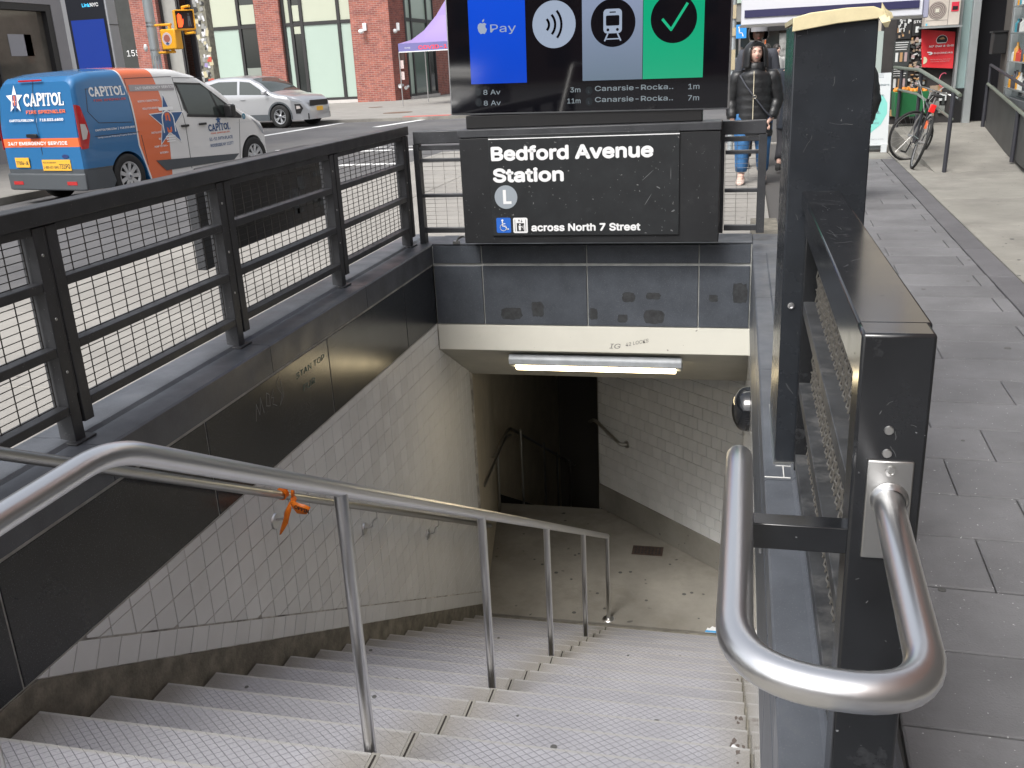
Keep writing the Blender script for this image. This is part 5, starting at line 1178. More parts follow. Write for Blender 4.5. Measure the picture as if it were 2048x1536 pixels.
# kiosk with blue screen
kt = thing('information_kiosk', 'tall grey information kiosk with a dark blue screen behind the van', 'kiosk', (-12.6, 17.6, FAR))
MB().box(-13.14, -12.13, 17.5, 17.80, FAR, 3.35).build('casing', mat('kiosk_aluminium', (.33, .34, .36), .4, metal=.4), kt, bev=.02)
MB().box(-13.02, -12.17, 17.485, 17.499, .3, 3.3).build('glass', mat('kiosk_glass', (.02, .022, .028), .06), kt)
MB().box(-12.96, -12.22, 17.478, 17.4845, .9, 2.72).build('display', mat('kiosk_display', (.01, .02, .1), .1, emit=(.012, .035, .22), estr=.55), kt)
lettering('lettering', 'Link', kt, mat('cyan_print', (.05, .5, .8), .5, emit=(.05, .45, .8), estr=.6), lambda a, b: (a, 17.483, b), -12.65, 2.955, .09, .17, bold=.01, local=False); lettering('lettering', 'NYC', kt, WHITE, lambda a, b: (a, 17.483, b), -12.47, 2.955, .09, .18, bold=.02, local=False)
MB().box(-12.129, -12.120, 17.5, 17.8, 2.60, 2.615).build('panel_joint', FR, kt)

# signal pole with pedestrian signals
sp = thing('signal_pole', 'grey steel street pole with stickers carrying the pedestrian signals', 'pole', (-14.05, 22, FAR))
MB().tube([(-14.1, 22, FAR), (-14.1, 22, 6.5)], .115, 20).build('shaft', mat('galvanised', (.38, .42, .44), .45, metal=.3, var=.1, vscale=3), sp, smooth=True)
for i in range(14):
    z = r_.uniform(.9, 2.1); a = r_.uniform(-1.9, .2); rr = .117
    MB().add([(-14.1 + rr * math.cos(a + q), 22 + rr * math.sin(a + q), z + h_) for q, h_ in ((0, 0), (.7, 0), (.7, .12), (0, .12))], [(0, 1, 2, 3)]).build('sticker', r_.choice(cols), sp)
for z in (2.86, 2.78, 2.23): MB().lathe([(.122, 0), (.122, .02)], Matrix.Translation((-14.1, 22, z)), 20).build('band', STEELD, sp)
YEL = mat('signal_yellow', (.85, .42, .03), .4)
def ped(cx, cy, cz, rz, label, show):
    t = thing('pedestrian_signal', label, 'pedestrian signal', (cx, cy, cz), rz)
    MB().box(-.235, .235, -.10, .14, -.235, .235).build('housing', YEL, t, local=True, bev=.03)
    MB().box(-.03, .03, -.02, .04, .235, .31).build('top_bracket', YEL, t, local=True); MB().box(-.03, .03, -.02, .04, -.31, -.235).build('bottom_bracket', YEL, t, local=True)
    if show:
        MB().prism([(-.20, -.19), (.20, -.19), (.20, .20), (-.20, .20)], 'y', -.104, -.101).build('lens', mat('signal_lens', (.03, .02, .02), .3), t, local=True)
        MB().box(-.225, .225, -.17, -.10, .20, .225).box(-.225, -.205, -.17, -.10, -.2, .2).box(.205, .225, -.17, -.10, -.2, .2).build('visor', YEL, t, local=True)
        hand = [(-.165, -.16), (-.08, -.16), (-.045, -.09), (-.03, .02), (-.045, .03), (-.065, -.03), (-.068, .11), (-.088, .12), (-.10, .13), (-.12, .15), (-.135, .14), (-.15, .12), (-.165, .10), (-.17, -.02)]
        flat('red_hand', [hand], t, mat('lit_red_hand', (.7, .08, .02), .4, emit=(1, .09, .02), estr=1.0), lambda a, b: (a * 1.0, -.106, b))
        flat('unlit_walker', [disc(.10, .13, .025, 10), [(.07, -.02), (.13, -.02), (.13, .09), (.07, .09)], [(.07, -.15), (.09, -.15), (.10, -.02), (.07, -.02)], [(.12, -.15), (.14, -.15), (.13, -.02), (.11, -.02)]], t, mat('unlit_grey', (.10, .11, .12), .5), lambda a, b: (a, -.106, b))
    else:
        MB().prism(disc(-.03, .01, .155, 18, .15), 'y', -.103, -.101).build('sticker', mat('sticker_pinkwhite', (.6, .5, .52), .5), t, local=True)
        MB().prism(disc(-.03, .02, .10, 14, .09), 'y', -.105, -.1035).build('sticker_print', mat('sticker_brown', (.38, .13, .10), .5), t, local=True); MB().prism([(-.09, -.10), (-.03, -.06), (.03, -.10), (.0, -.12), (-.06, -.12)], 'y', -.107, -.1055).build('sticker_print', NV, t, local=True)
    return t
p1 = ped(-13.00, 21.7, 2.86, R(38), 'yellow pedestrian signal showing the red hand, the higher one', True)
p2 = ped(-13.55, 21.9, 2.46, R(-12), 'yellow pedestrian signal seen from behind with a round sticker, the lower one', False)
MB().tube([(-14.0, 22, 2.80), (-13.50, 21.92, 2.80)], .03, 10).build('arm', YEL, p2); MB().tube([(-14.0, 22, 2.17), (-13.5, 21.92, 2.17)], .03, 10).build('arm', YEL, p2)
MB().tube([(-13.02, 21.72, 3.15), (-12.7, 21.5, 3.15)], .03, 10).build('arm', YEL, p1); MB().tube([(-13.02, 21.72, 2.56), (-12.65, 21.5, 2.56)], .03, 10).build('arm', YEL, p1)
tag(MB().ball((-14.28, 21.9, 2.3), (.05, .05, .09), 10, 8).build('signal_detector', WHITE, smooth=True), 'small white sensor strapped to the street pole', 'sensor')

# ================================================================== RIGHT SIDE: DELI, RAMP, BIKE
# the shop row on the right runs along a line that drifts outward
def rl(y, off=0): return 3.62 + .10 * (y - 16.06) + off
bd_ = thing('building', 'shop building on the right with aluminium framed window and dark doorway', 'building', (4.4, 14, 0))
ALU = mat('aluminium_frame', (.42, .45, .46), .4, metal=.5, var=.08, vscale=3); WALLD = mat('brown_grey_wall', (.11, .10, .09), .7, var=.2, vscale=2)
def along(name, y0, y1, o0, o1, z0, z1, m, parent, bev=0, label=None):
    mb = MB(); mb.add([(rl(y, o), y, z) for z in (z0, z1) for y, o in ((y0, o0), (y0, o1), (y1, o1), (y1, o0))], [(0, 3, 2, 1), (4, 5, 6, 7), (0, 1, 5, 4), (1, 2, 6, 5), (2, 3, 7, 6), (3, 0, 4, 7)])
    return mb.build(name, m, parent, bev=bev, label=label)
along('wall', -14, 15.95, .32, 3.5, 2.7, 9, BRICKD, bd_); along('wall', -14, 9, .32, 3.5, -.05, 2.7, WALLD, bd_); along('wall', 9, 15.2, .30, .60, -.05, .62, WALLD, bd_)
along('wall_pier', 15.86, 16.45, .17, .6, .0, 2.9, WALLD, bd_)
along('window_frame', 15.70, 15.86, .18, .34, .60, 2.7, ALU, bd_, .01); along('window_frame', 9, 15.70, .18, .34, .60, .72, ALU, bd_, .01); along('window_frame', 12.6, 12.7, .2, .34, .72, 2.7, ALU, bd_); along('window_frame', 9, 15.7, .2, .34, 2.55, 2.7, ALU, bd_)
gsm = mat('deli_glass', (.20, .26, .26), .05, spec=.8, var=.3, vscale=2); along('window_pane', 9, 15.7, .27, .28, .72, 2.55, gsm, bd_)
r_ = random.Random(21)
bc = [mat('bottle_%s' % n, c, .25) for n, c in (('amber', (.55, .26, .03)), ('teal', (.04, .22, .28)), ('clear', (.5, .52, .5)), ('dark', (.05, .05, .06)), ('red', (.45, .06, .04)))]
for z in (.86, 1.22, 1.60, 1.95):
    along('shelf', 12.7, 15.6, .15, .265, z - .03, z - .012, mat('shelf_glass', (.35, .38, .38), .2), bd_)
    for k in range(13):
        y = 12.9 + .205 * k + r_.uniform(-.03, .03); h_ = r_.uniform(.14, .25)
        MB().lathe([(0, 0), (.04, 0), (.04, h_ * .65), (.015, h_ * .82), (.015, h_), (0, h_)], Matrix.Translation((rl(y, .20), y, z - .01)), 8).build('bottle', r_.choice(bc), bd_, smooth=True)
# doorway and column, then the deli front facing us
along('doorway_dark', 16.45, 20, .9, 1.1, 0, 3, mat('doorway_black', (.006, .006, .010), .7), bd_)
MB().box(3.62, 5.0, 17.6, 17.7, 0, 3).build('doorway_back', MATS['doorway_black'], bd_)
MB().box(3.44, 3.555, 16.78, 16.95, .2, 3.0).build('door_column', ALU, bd_, bev=.008); MB().box(3.30, 3.44, 16.88, 16.95, .2, 3.0).build('door_pane', mat('column_glass', (.24, .32, .32), .15), bd_); MB().box(3.265, 3.30, 16.80, 16.95, .8, 3.0).build('door_frame', ALU, bd_)
MB().box(3.27, 3.44, 16.86, 16.9, .25, .80).build('kick_panel', BLACKP, bd_)
df = thing('deli_front', 'deli front packed with dark menus and flyers behind the bicycle', 'shop front', (2.8, 17, 0))
MB().box(2.2, 3.3, 17.02, 17.4, 0, 3).build('wall', mat('deli_wall', (.035, .032, .032), .7, var=.3, vscale=3), df)
PALEW = mat('pale_stucco', (.60, .55, .46), .8, var=.06, vscale=.6); MB().box(2.2, 3.3, 17.4, 20, 0, 3).build('rear_wall', PALEW, df); MB().box(2.2, 5.5, 16.95, 20, 3.0, 9).build('upper_wall', PALEW, df)
r_ = random.Random(5)
menu = mat('menu_board', (.045, .05, .05), .4); ink = [mat('menu_%s' % n, c, .6) for n, c in (('white', (.6, .62, .62)), ('tan', (.35, .27, .2)), ('food', (.42, .25, .12)), ('grey', (.22, .23, .22)), ('pink', (.4, .3, .3)))]
MB().box(2.36, 2.60, 16.97, 17.0, 1.17, 1.56).build('menu_board', menu, df); MB().box(2.36, 2.60, 16.975, 17.0, .76, 1.14).build('menu_board', menu, df)
for z0 in (1.19, .79):
    for k in range(3): MB().box(2.39 + .068 * k, 2.43 + .068 * k, 16.966, 16.969, z0 + .05, z0 + .19).build('menu_picture', ink[(k * 2) % 5], df)
    for k in range(4): MB().box(2.38, 2.38 + r_.uniform(.12, .2), 16.966, 16.969, z0 + .23 + .035 * k, z0 + .242 + .035 * k).build('menu_line', ink[0], df)
MB().box(2.38, 2.60, 16.972, 17.0, 1.58, 2.02).build('menu_board', DARKP, df)
for i in range(34):
    x = r_.uniform(2.39, 2.57); z = r_.uniform(1.60, 1.96); MB().box(x, x + r_.uniform(.012, .03), 16.966, 16.970, z, z + r_.uniform(.03, .08)).build('menu_picture', ink[0] if z > 1.68 else r_.choice(ink[1:4]), df)
MB().box(2.61, 2.78, 16.972, 17.0, 1.62, 2.1).build('menu_board', DARKP, df); lettering('lettering', 'STK', df, WHITE, lambda a, b: (a, 16.969, b), 2.625, 1.81, .055, .11, bold=.01, local=False); MB().box(2.66, 2.71, 16.966, 16.97, 1.67, 1.76).build('menu_picture', ink[0], df)
for i in range(95):
    x = r_.uniform(2.60, 2.84); z = r_.uniform(.80, 1.58); w_ = r_.uniform(.02, .07); h_ = r_.uniform(.012, .05)
    MB().box(x, x + w_, 16.985 - .0004 * i, 17.018, z, z + h_, Matrix.Translation((x, 17, z)) @ Matrix.Rotation(r_.uniform(-.5, .5), 4, 'Y') @ Matrix.Translation((-x, -17, -z))).build('flyer', r_.choice(ink + [menu, menu]), df)
for i in range(26):
    x = r_.uniform(2.35, 3.2); z = r_.uniform(.35, .78); MB().box(x, x + r_.uniform(.04, .12), 16.985 - .0006 * i, 17.018, z, z + r_.uniform(.04, .14)).build('flyer', r_.choice(ink + [menu, menu, menu]), df)
a = [(3.14 + .065 * math.cos(R(q)), 16.95, .93 + .11 * math.sin(R(q))) for q in range(60, 301, 20)]
tag(MB().tube(a, .007, 8).build('pink_ring', mat('pink_plastic', (.75, .12, .2), .4), smooth=True), 'pink curved tube hanging on the deli front under the red banner', 'tube')
# air conditioner and shelf
ac = thing('air_conditioner', 'cream outdoor air conditioning unit on a shelf above the red banner', 'air conditioner', (3.0, 16.8, 1.74))
ACM = mat('ac_cream', (.52, .47, .42), .5, var=.08, vscale=4)
MB().box(2.735, 3.235, 16.65, 16.92, 1.745, 2.3).build('casing', ACM, ac, bev=.012)
MB().lathe([(0, .004), (.125, .004), (.13, 0)], Matrix.Translation((2.90, 16.648, 1.97)) @ Matrix.Rotation(R(90), 4, 'X'), 36).build('fan_grille', mat('ac_grille', (.20, .165, .155), .6), ac)
for rr in (.045, .07, .095, .12): MB().tube([(2.90 + rr * math.cos(R(q)), 16.643, 1.97 + rr * math.sin(R(q))) for q in range(0, 361, 15)], .003, 5).build('grille_ring', ACM, ac)
MB().box(2.872, 2.928, 16.635, 16.648, 1.942, 1.998).build('badge', mat('ac_badge', (.6, .58, .5), .5), ac); MB().box(3.06, 3.065, 16.647, 16.65, 1.75, 2.3).build('panel_joint', FR, ac); MB().box(2.75, 3.055, 16.647, 16.65, 1.825, 1.829).build('panel_joint', FR, ac)
MB().box(3.10, 3.205, 16.644, 16.649, 1.945, 2.08).build('sticker', mat('ac_red', (.6, .03, .06), .5), ac); MB().box(3.115, 3.19, 16.642, 16.644, 1.965, 2.02).build('sticker_print', BLACKP, ac); MB().box(2.75, 2.775, 16.645, 16.649, 1.755, 1.79).build('sticker', mat('ac_blue', (.1, .45, .6), .5), ac)
MB().box(2.69, 3.26, 16.55, 17.02, 1.715, 1.742).build('shelf', ALU, ac)
# red banner
bn = thing('banner', 'red deli banner hanging below the air conditioner', 'banner', (3.0, 16.9, 1.1))
mb = MB(); nx = 10
for j in range(9):
    for i in range(nx + 1):
        u, v = i / nx, j / 8; x = 2.735 + .50 * u + (.055 * (1 - v) ** 1.5 if u < .5 else 0) * (1 - 2 * min(u, .5)); mb.v.append((x + (.01 * (1 - v) if u > .5 else 0), 16.88 - .012 * math.sin(u * 7 + v * 3), 1.125 + .02 * (1 - u) + .565 * v - .04 * u * v + .02 * u * (1 - v) * -1))
for j in range(8):
    for i in range(nx): mb.f.append((j * (nx + 1) + i, j * (nx + 1) + i + 1, (j + 1) * (nx + 1) + i + 1, (j + 1) * (nx + 1) + i))
mb.build('sheet', mat('banner_red', (.68, .035, .045), .45), bn, smooth=True)
fbn = lambda a, b: (a, 16.862, b)
lettering('lettering', 'N7 Deli & Grill', bn, WHITE, fbn, 2.865, 1.437, .036, .36, bold=.03, slant=.2, local=False); lettering('lettering', 'DOORDAS', bn, WHITE, fbn, 2.945, 1.335, .032, .275, bold=.015, local=False)
flat('delivery_mark', [[(2.84, 1.37), (2.90, 1.372), (2.925, 1.355), (2.925, 1.335), (2.905, 1.325), (2.875, 1.325), (2.865, 1.335), (2.895, 1.34), (2.895, 1.35), (2.86, 1.352)]], bn, WHITE, fbn, local=False)
lettering('lettering', 'Get $5 off your first order', bn, ink[4], fbn, 2.90, 1.245, .016, .30, local=False); lettering('lettering', 'use code WEEKEND', bn, ink[4], fbn, 2.905, 1.215, .018, .28, bold=.01, local=False)
flat('burger_logo', [arc(3.045, 1.53, .085, 0, 180, 14) + [(2.975, 1.50), (2.985, 1.49), (3.105, 1.49), (3.115, 1.50)]], bn, WHITE, fbn, local=False); flat('burger_logo', [arc(3.045, 1.53, .078, 0, 180, 14) + [(2.98, 1.502), (3.11, 1.502)]], bn, DARKP, lambda a, b: (a, 16.860, b), local=False)
flat('burger_logo', [[(3.0, 1.56), (3.06, 1.585), (3.09, 1.55), (3.03, 1.545)]], bn, ink[2], lambda a, b: (a, 16.858, b), local=False)
flat('banner_disc', [arc(2.80, 1.245, .055, -90, 90, 10)], bn, mat('banner_cream', (.62, .6, .42), .5), fbn, local=False)
# green crate of oranges
gc = thing('fruit_bin', 'green bin with oranges below the deli menus', 'bin', (2.6, 16.5, .3))
MB().prism([(2.34, .80), (2.84, .80), (2.82, .42), (2.37, .42)], 'y', 16.35, 16.75).build('bin', mat('bin_green', (.01, .13, .04), .5), gc, bev=.01)
for i in range(26): MB().ball((2.38 + .07 * (i % 7) * .95 + r_.uniform(-.01, .01), 16.40 + .09 * (i // 7), .80 + r_.uniform(0, .03)), .038, 8, 6).build('orange', mat('orange_fruit', (.75, .27, .03), .5), gc, smooth=True)
for x in (2.42, 2.78): MB().box(x - .02, x + .02, 16.5, 16.55, .27, .43).build('leg', BLACKP, gc)
# white door panel seen beside the pylon
wp = thing('glass_door', 'pale glass door panel beside the deli front', 'door', (2.15, 17.1, 0))
MB().box(1.9, 2.20, 17.05, 17.1, .03, 1.72).build('pane', mat('pale_glass', (.40, .47, .45), .2), wp); MB().box(2.20, 2.26, 17.03, 17.1, .03, 2.2).build('frame', mat('frame_indigo', (.10, .09, .22), .4), wp)
# pavement sign
af = thing('pavement_sign', 'white folding pavement sign with teal shape and grey words', 'sign', (2.0, 15.3, 0))
def pf(o): return lambda a, b: (a, 15.20 + .085 * b - o, b)
mb = MB(); mb.add([(x, 15.20 + .085 * z + dy, z) for dy in (0, .03) for x, z in ((1.55, .10), (2.13, .10), (2.12, 1.12), (2.02, 1.12), (2.02, 1.05), (1.75, 1.05), (1.75, 1.12), (1.55, 1.12))], [tuple(range(8)), tuple(range(15, 7, -1))] + [(i, (i + 1) % 8, 8 + (i + 1) % 8, 8 + i) for i in range(8)])
mb.build('front_board', mat('sign_plastic', (.62, .66, .68), .4), af)
mb = MB(); mb.add([(x, 15.55 - .17 * z + dy, z) for dy in (0, .03) for x, z in ((1.55, .02), (2.13, .02), (2.12, 1.12), (1.55, 1.12))], [(0, 1, 2, 3), (7, 6, 5, 4), (0, 4, 5, 1), (1, 5, 6, 2), (2, 6, 7, 3), (3, 7, 4, 0)]); mb.build('rear_board', MATS['sign_plastic'], af)
MB().box(1.56, 1.64, 15.19, 15.25, .0, .12).box(2.04, 2.12, 15.19, 15.25, .0, .12).build('feet', MATS['sign_plastic'], af, kind='stuff')
flat('teal_shape', [[(1.60, .30), (1.75, .22), (1.88, .28), (2.02, .40), (2.095, .55), (2.09, .70), (2.03, .80), (1.93, .84), (1.86, .93), (1.60, .96)]], af, mat('teal_print', (.22, .62, .56), .5), pf(.002), local=False)
GPn = mat('sign_grey_print', (.16, .22, .25), .5)
lettering('lettering', '+ MEDRITE', af, GPn, pf(.004), 1.90, .945, .026, .20, bold=.02, local=False)
for s_, x1, z, hh in (('Right time,', 2.04, .80, .042), ('in and out in', 1.97, .655, .042), ('less.', 2.00, .555, .072), ('than', 1.96, .47, .042), ('(hours)', 1.99, .41, .042), ('Walk in to see today', 2.07, .185, .02)): lettering('lettering', s_, af, GPn, pf(.004), x1, z, hh, bold=.025 if hh > .06 else 0, align='r', local=False)

# ramp with kerb and rails
struct('ramp', MB().add([(2.33, 12.55, .003), (3.30, 12.55, .003), (rl(16.2, .1), 16.2, .27), (2.33, 16.2, .27), (2.33, 12.55, -.02), (3.30, 12.55, -.02), (rl(16.2, .1), 16.2, -.02), (2.33, 16.2, -.02)], [(0, 1, 2, 3), (7, 6, 5, 4), (0, 4, 5, 1), (1, 5, 6, 2), (2, 6, 7, 3), (3, 7, 4, 0)]).add([(2.33, 16.2, .27), (4.6, 16.2, .27), (4.6, 17.1, .27), (2.33, 17.1, .27), (2.33, 16.2, -.02), (4.6, 16.2, -.02), (4.6, 17.1, -.02), (2.33, 17.1, -.02)], [(0, 1, 2, 3), (7, 6, 5, 4), (0, 4, 5, 1), (1, 5, 6, 2), (2, 6, 7, 3), (3, 7, 4, 0)]), CONCG)
GRAIL = mat('rail_grey_green', (.20, .23, .19), .4, metal=.3); NRAIL = mat('rail_dark', (.035, .036, .045), .45)
rt_ = thing('ramp_railing', 'grey topped railing along the left edge of the shop ramp', 'railing', (2.42, 14.5, 0))
tp_ = bend([(2.50, 12.42, .905), (2.475, 12.55, .94), (2.41, 14.75, 1.155), (2.38, 16.9, 1.16)], .08); MB().tube(tp_, .024, 10).build('top_rail', GRAIL, rt_, smooth=True)
MB().tube([(2.46, 12.55, .63), (2.41, 14.75, .83)] + [(2.38, 16.6, .84)], .018, 8).build('mid_rail', GRAIL, rt_, smooth=True)
for x, y, z0, z1 in ((2.435, 12.57, 0, .93), (2.42, 14.75, .14, 1.15), (2.39, 16.3, .26, 1.15)): MB().tube([(x, y, z0), (x + .02, y, z1)], .026, 10).build('post', NRAIL, rt_, smooth=True)
rr = thing('ramp_railing', 'dark railing over a black panel along the right side of the ramp', 'railing', (3.5, 14, 0))
MB().add([(rl(y, o), y, z) for y, z0_, z1_ in ((9.5, -.02, .42), (16.0, .16, .86)) for o in (0, .05) for z in (z0_, z1_)], [(0, 1, 3, 2), (4, 6, 7, 5), (0, 4, 5, 1), (2, 3, 7, 6), (1, 5, 7, 3), (0, 2, 6, 4)]).build('panel', mat('panel_charcoal', (.055, .055, .055), .5, var=.3, vscale=2), rr)
MB().tube([(rl(9.5, -.02), 9.5, .44), (rl(16.05, -.02), 16.05, .88)], .022, 8).build('lower_rail', GRAIL, rr, smooth=True); MB().tube([(rl(9.5, .0), 9.5, .75), (rl(16.1, .0), 16.1, 1.15)], .02, 8).build('top_rail', NRAIL, rr, smooth=True)
MB().tube([(rl(16.05, -.03), 16.05, .16), (rl(16.05, -.02), 16.05, .88)], .028, 8).build('post', NRAIL, rr, smooth=True); MB().tube([(rl(16.1, .0), 16.1, .86), (rl(16.1, .0), 16.1, 1.16)], .022, 8).build('post', NRAIL, rr, smooth=True); MB().tube([(rl(13, -.03), 13, .06), (rl(13, -.02), 13, .67)], .026, 8).build('post', NRAIL, rr, smooth=True)
mbx = thing('mailbox', 'dark box mounted on the wall beside the doorway', 'mailbox', (3.75, 16.1, 1.4))
along('box', 15.95, 16.3, -.02, .17, 1.30, 1.60, BLACKP, mbx, .01); along('lid', 15.93, 16.32, -.04, .17, 1.60, 1.625, BLACKP, mbx)

# bicycle leaning on the ramp rail
bk_ = thing('bicycle', 'black bicycle with turned front wheel leaning against the ramp railing', 'bicycle', (2.13, 13.02, 0))
axis = Vector((.03, 1.0, 0)).normalized(); lean = R(17)
up_ = (Vector((0, 0, 1)) * math.cos(lean) + Vector((1, 0, 0)) * math.sin(lean)).normalized(); sd_ = axis.cross(up_).normalized()
bk_.matrix_basis = Matrix(((axis.x, sd_.x, up_.x, 2.13), (axis.y, sd_.y, up_.y, 13.02), (axis.z, sd_.z, up_.z, .0), (0, 0, 0, 1)))
WR = .338
BLK = mat('bike_black', (.015, .015, .018), .3); RIMM = mat('bike_rim', (.5, .5, .5), .3, metal=.8)
def bwheel(cx, cy, cz, yaw, name='wheel'):
    M_ = Matrix.Translation((cx, cy, cz)) @ Matrix.Rotation(yaw, 4, 'Z')
    c = lambda r, q: M_ @ Vector((r * math.cos(R(q)), 0, r * math.sin(R(q))))
    wl_ = MB().tube([c(WR - .016, q) for q in range(0, 361, 12)], .017, 8, False).build(name, RUBBER, bk_, smooth=True, local=True)
    MB().tube([c(WR - .038, q) for q in range(0, 361, 12)], .008, 6, False).build('rim', RIMM, wl_, smooth=True, local=True)
    sp = MB()
    for k in range(24): q = k * 15; a = c(.016, q + (40 if k % 2 else -40)) + M_.to_3x3() @ Vector((0, .02 * (1 if k % 4 < 2 else -1), 0)); sp.tube([a, c(WR - .04, q)], .0011, 4, False)
    sp.build('spokes', RIMM, wl_, local=True, kind='stuff'); MB().tube([M_ @ Vector((0, -.045, 0)), M_ @ Vector((0, .045, 0))], .018, 10).build('hub', RIMM, wl_, local=True, smooth=True)
bwheel(0, 0, WR, 0)
fx = 1.03; yaw = R(62)
bwheel(fx, 0, WR, yaw)
bb = (.44, 0, .29); st0 = (.30, 0, .72); ht = (.82, 0, .80); hb = (.86, 0, .66)
fr_ = MB()
for a, b, r1 in ((bb, st0, .016), (st0, ht, .016), (bb, hb, .018), (hb, (.80, 0, .85), .02)): fr_.tube([a, b], r1, 10)
for sy in (-.05, .05): fr_.tube([bb, (0, sy, WR)], .009, 8).tube([(.29, sy * .3, .69), (0, sy, WR)], .008, 8)
fr_.build('frame', BLK, bk_, local=True, smooth=True)
cyv = lambda d_, s_: (fx - .0 + d_ * math.cos(yaw) - s_ * math.sin(yaw), d_ * math.sin(yaw) + s_ * math.cos(yaw))
fk = MB()
for s_ in (-.05, .05): x1, y1 = cyv(0, s_); fk.tube([(x1, y1, WR), (.90 + (x1 - fx) * .8, y1 * .8, .55), (.875, 0, .66)], .010, 8)
fk.build('fork', RIMM, bk_, local=True, smooth=True)
hd = MB(); hd.tube([(.80, 0, .85), (.79, 0, .93), (.84, .06, .96)], .012, 8)
hd.tube(bend([(.60, -.24, .95), (.74, -.27, .97), (.84, -.12, .97), (.84, .06, .96), (.90, .24, .96), (.80, .33, .95), (.64, .36, .93)], .05), .011, 8); hd.build('handlebar', RIMM, bk_, local=True, smooth=True)
gr = MB().tube([(.66, -.255, .96), (.56, -.23, .95)], .016, 8).build('grip', RUBBER, bk_, local=True); MB().tube([(.74, .345, .94), (.62, .365, .925)], .016, 8).build('grip', RUBBER, bk_, local=True)
cb2 = MB()
cb2.tube(bend([(.84, .1, .97), (.98, .18, 1.08), (1.02, .1, .95), (.88, 0, .74)], .1), .004, 6).tube(bend([(.80, -.15, .97), (.96, -.20, 1.06), (1.0, -.05, .86), (.72, 0, .68)], .1), .004, 6).build('brake_cable', mat('cable_grey', (.4, .4, .4), .4), bk_, local=True, smooth=True)
sdl = MB(); 
for i, (x, wd, z) in enumerate(((.08, .0, .905), (.10, .06, .91), (.17, .07, .912), (.25, .04, .908), (.36, .018, .90), (.385, .0, .895))):
    for k in range(10): a_ = 2 * math.pi * k / 10; sdl.v.append((x, wd * math.cos(a_), z + .022 * math.sin(a_) * (1 if wd else 0)))
for i in range(5):
    for k in range(10): sdl.f.append((i * 10 + k, i * 10 + (k + 1) % 10, (i + 1) * 10 + (k + 1) % 10, (i + 1) * 10 + k))
sdl.build('saddle', RUBBER, bk_, local=True, smooth=True); MB().tube([st0, (.265, 0, .89)], .013, 8).build('seat_post', RIMM, bk_, local=True)
MB().box(.18, .235, -.035, .035, .70, .80).build('tail_light', mat('bike_red', (.8, .02, .02), .3, emit=(.5, .01, .01), estr=.1), bk_, local=True, bev=.008)
MB().box(.16, .20, -.015, .015, .50, .60).build('reflector', mat('bike_orange', (.75, .15, .05), .4), bk_, local=True)
ch = MB(); ch.lathe([(.085, 0), (.09, .003), (.085, .006)], Matrix.Translation((.44, -.05, .29)) @ Matrix.Rotation(R(90), 4, 'X'), 24); ch.tube([(.44, -.055, .29), (.52, -.06, .15)], .008, 6).tube([(.44, .055, .29), (.36, .06, .43)], .008, 6); ch.build('crank', BLK, bk_, local=True)
MB().box(.48, .57, -.14, -.06, .14, .16).build('pedal', BLK, bk_, local=True); MB().box(.31, .40, .06, .14, .43, .45).build('pedal', BLK, bk_, local=True)
MB().tube([(.44, -.053, .375), (.0, -.053, WR + .03)], .004, 5).tube([(.44, -.053, .21), (.0, -.053, WR - .03)], .004, 5).build('chain', RIMM, bk_, local=True)
for x0_, a0_, a1_ in ((0, 60, 150),): MB().tube([(x0_ + .355 * math.cos(R(q)), 0, WR + .355 * math.sin(R(q))) for q in range(a0_, a1_ + 1, 10)], .012, 6).build('brake_caliper', RIMM, bk_, local=True) if False else MB().tube([(.0 + .36 * math.cos(R(q)), 0, WR + .36 * math.sin(R(q))) for q in range(52, 68, 5)], .02, 6).build('brake_caliper', RIMM, bk_, local=True)

# ================================================================== PEOPLE
SKIN = mat('skin', (.66, .43, .35), .5); SKIND = mat('skin_dark', (.10, .05, .035), .5)
def skin_body(joints, bones, m, name, parent, head=None):
    me = bpy.data.meshes.new(name); me.from_pydata([j[0] for j in joints], bones, []); o = bpy.data.objects.new(name, me); C.objects.link(o)
    md = o.modifiers.new('skin', 'SKIN'); sv = me.skin_vertices[0].data
    for i, j in enumerate(joints): sv[i].radius = (j[1], j[1]) if not isinstance(j[1], tuple) else j[1]
    sv[0].use_root = True
    sb = o.modifiers.new('sub', 'SUBSURF'); sb.levels = 1; sb.render_levels = 1
    bpy.context.view_layer.update(); dg_ = bpy.context.evaluated_depsgraph_get(); m2 = bpy.data.meshes.new_from_object(o.evaluated_get(dg_))
    vs = [tuple(v.co) for v in m2.vertices]; fs = [tuple(p.vertices) for p in m2.polygons]
    bpy.data.objects.remove(o); mb = MB(); mb.add(vs, fs)
    if head: mb.add(*head)
    me2 = bpy.data.meshes.new(name); me2.from_pydata(mb.v, [], mb.f); me2.materials.append(m); me2.shade_smooth(); return put(name, me2, parent, True)
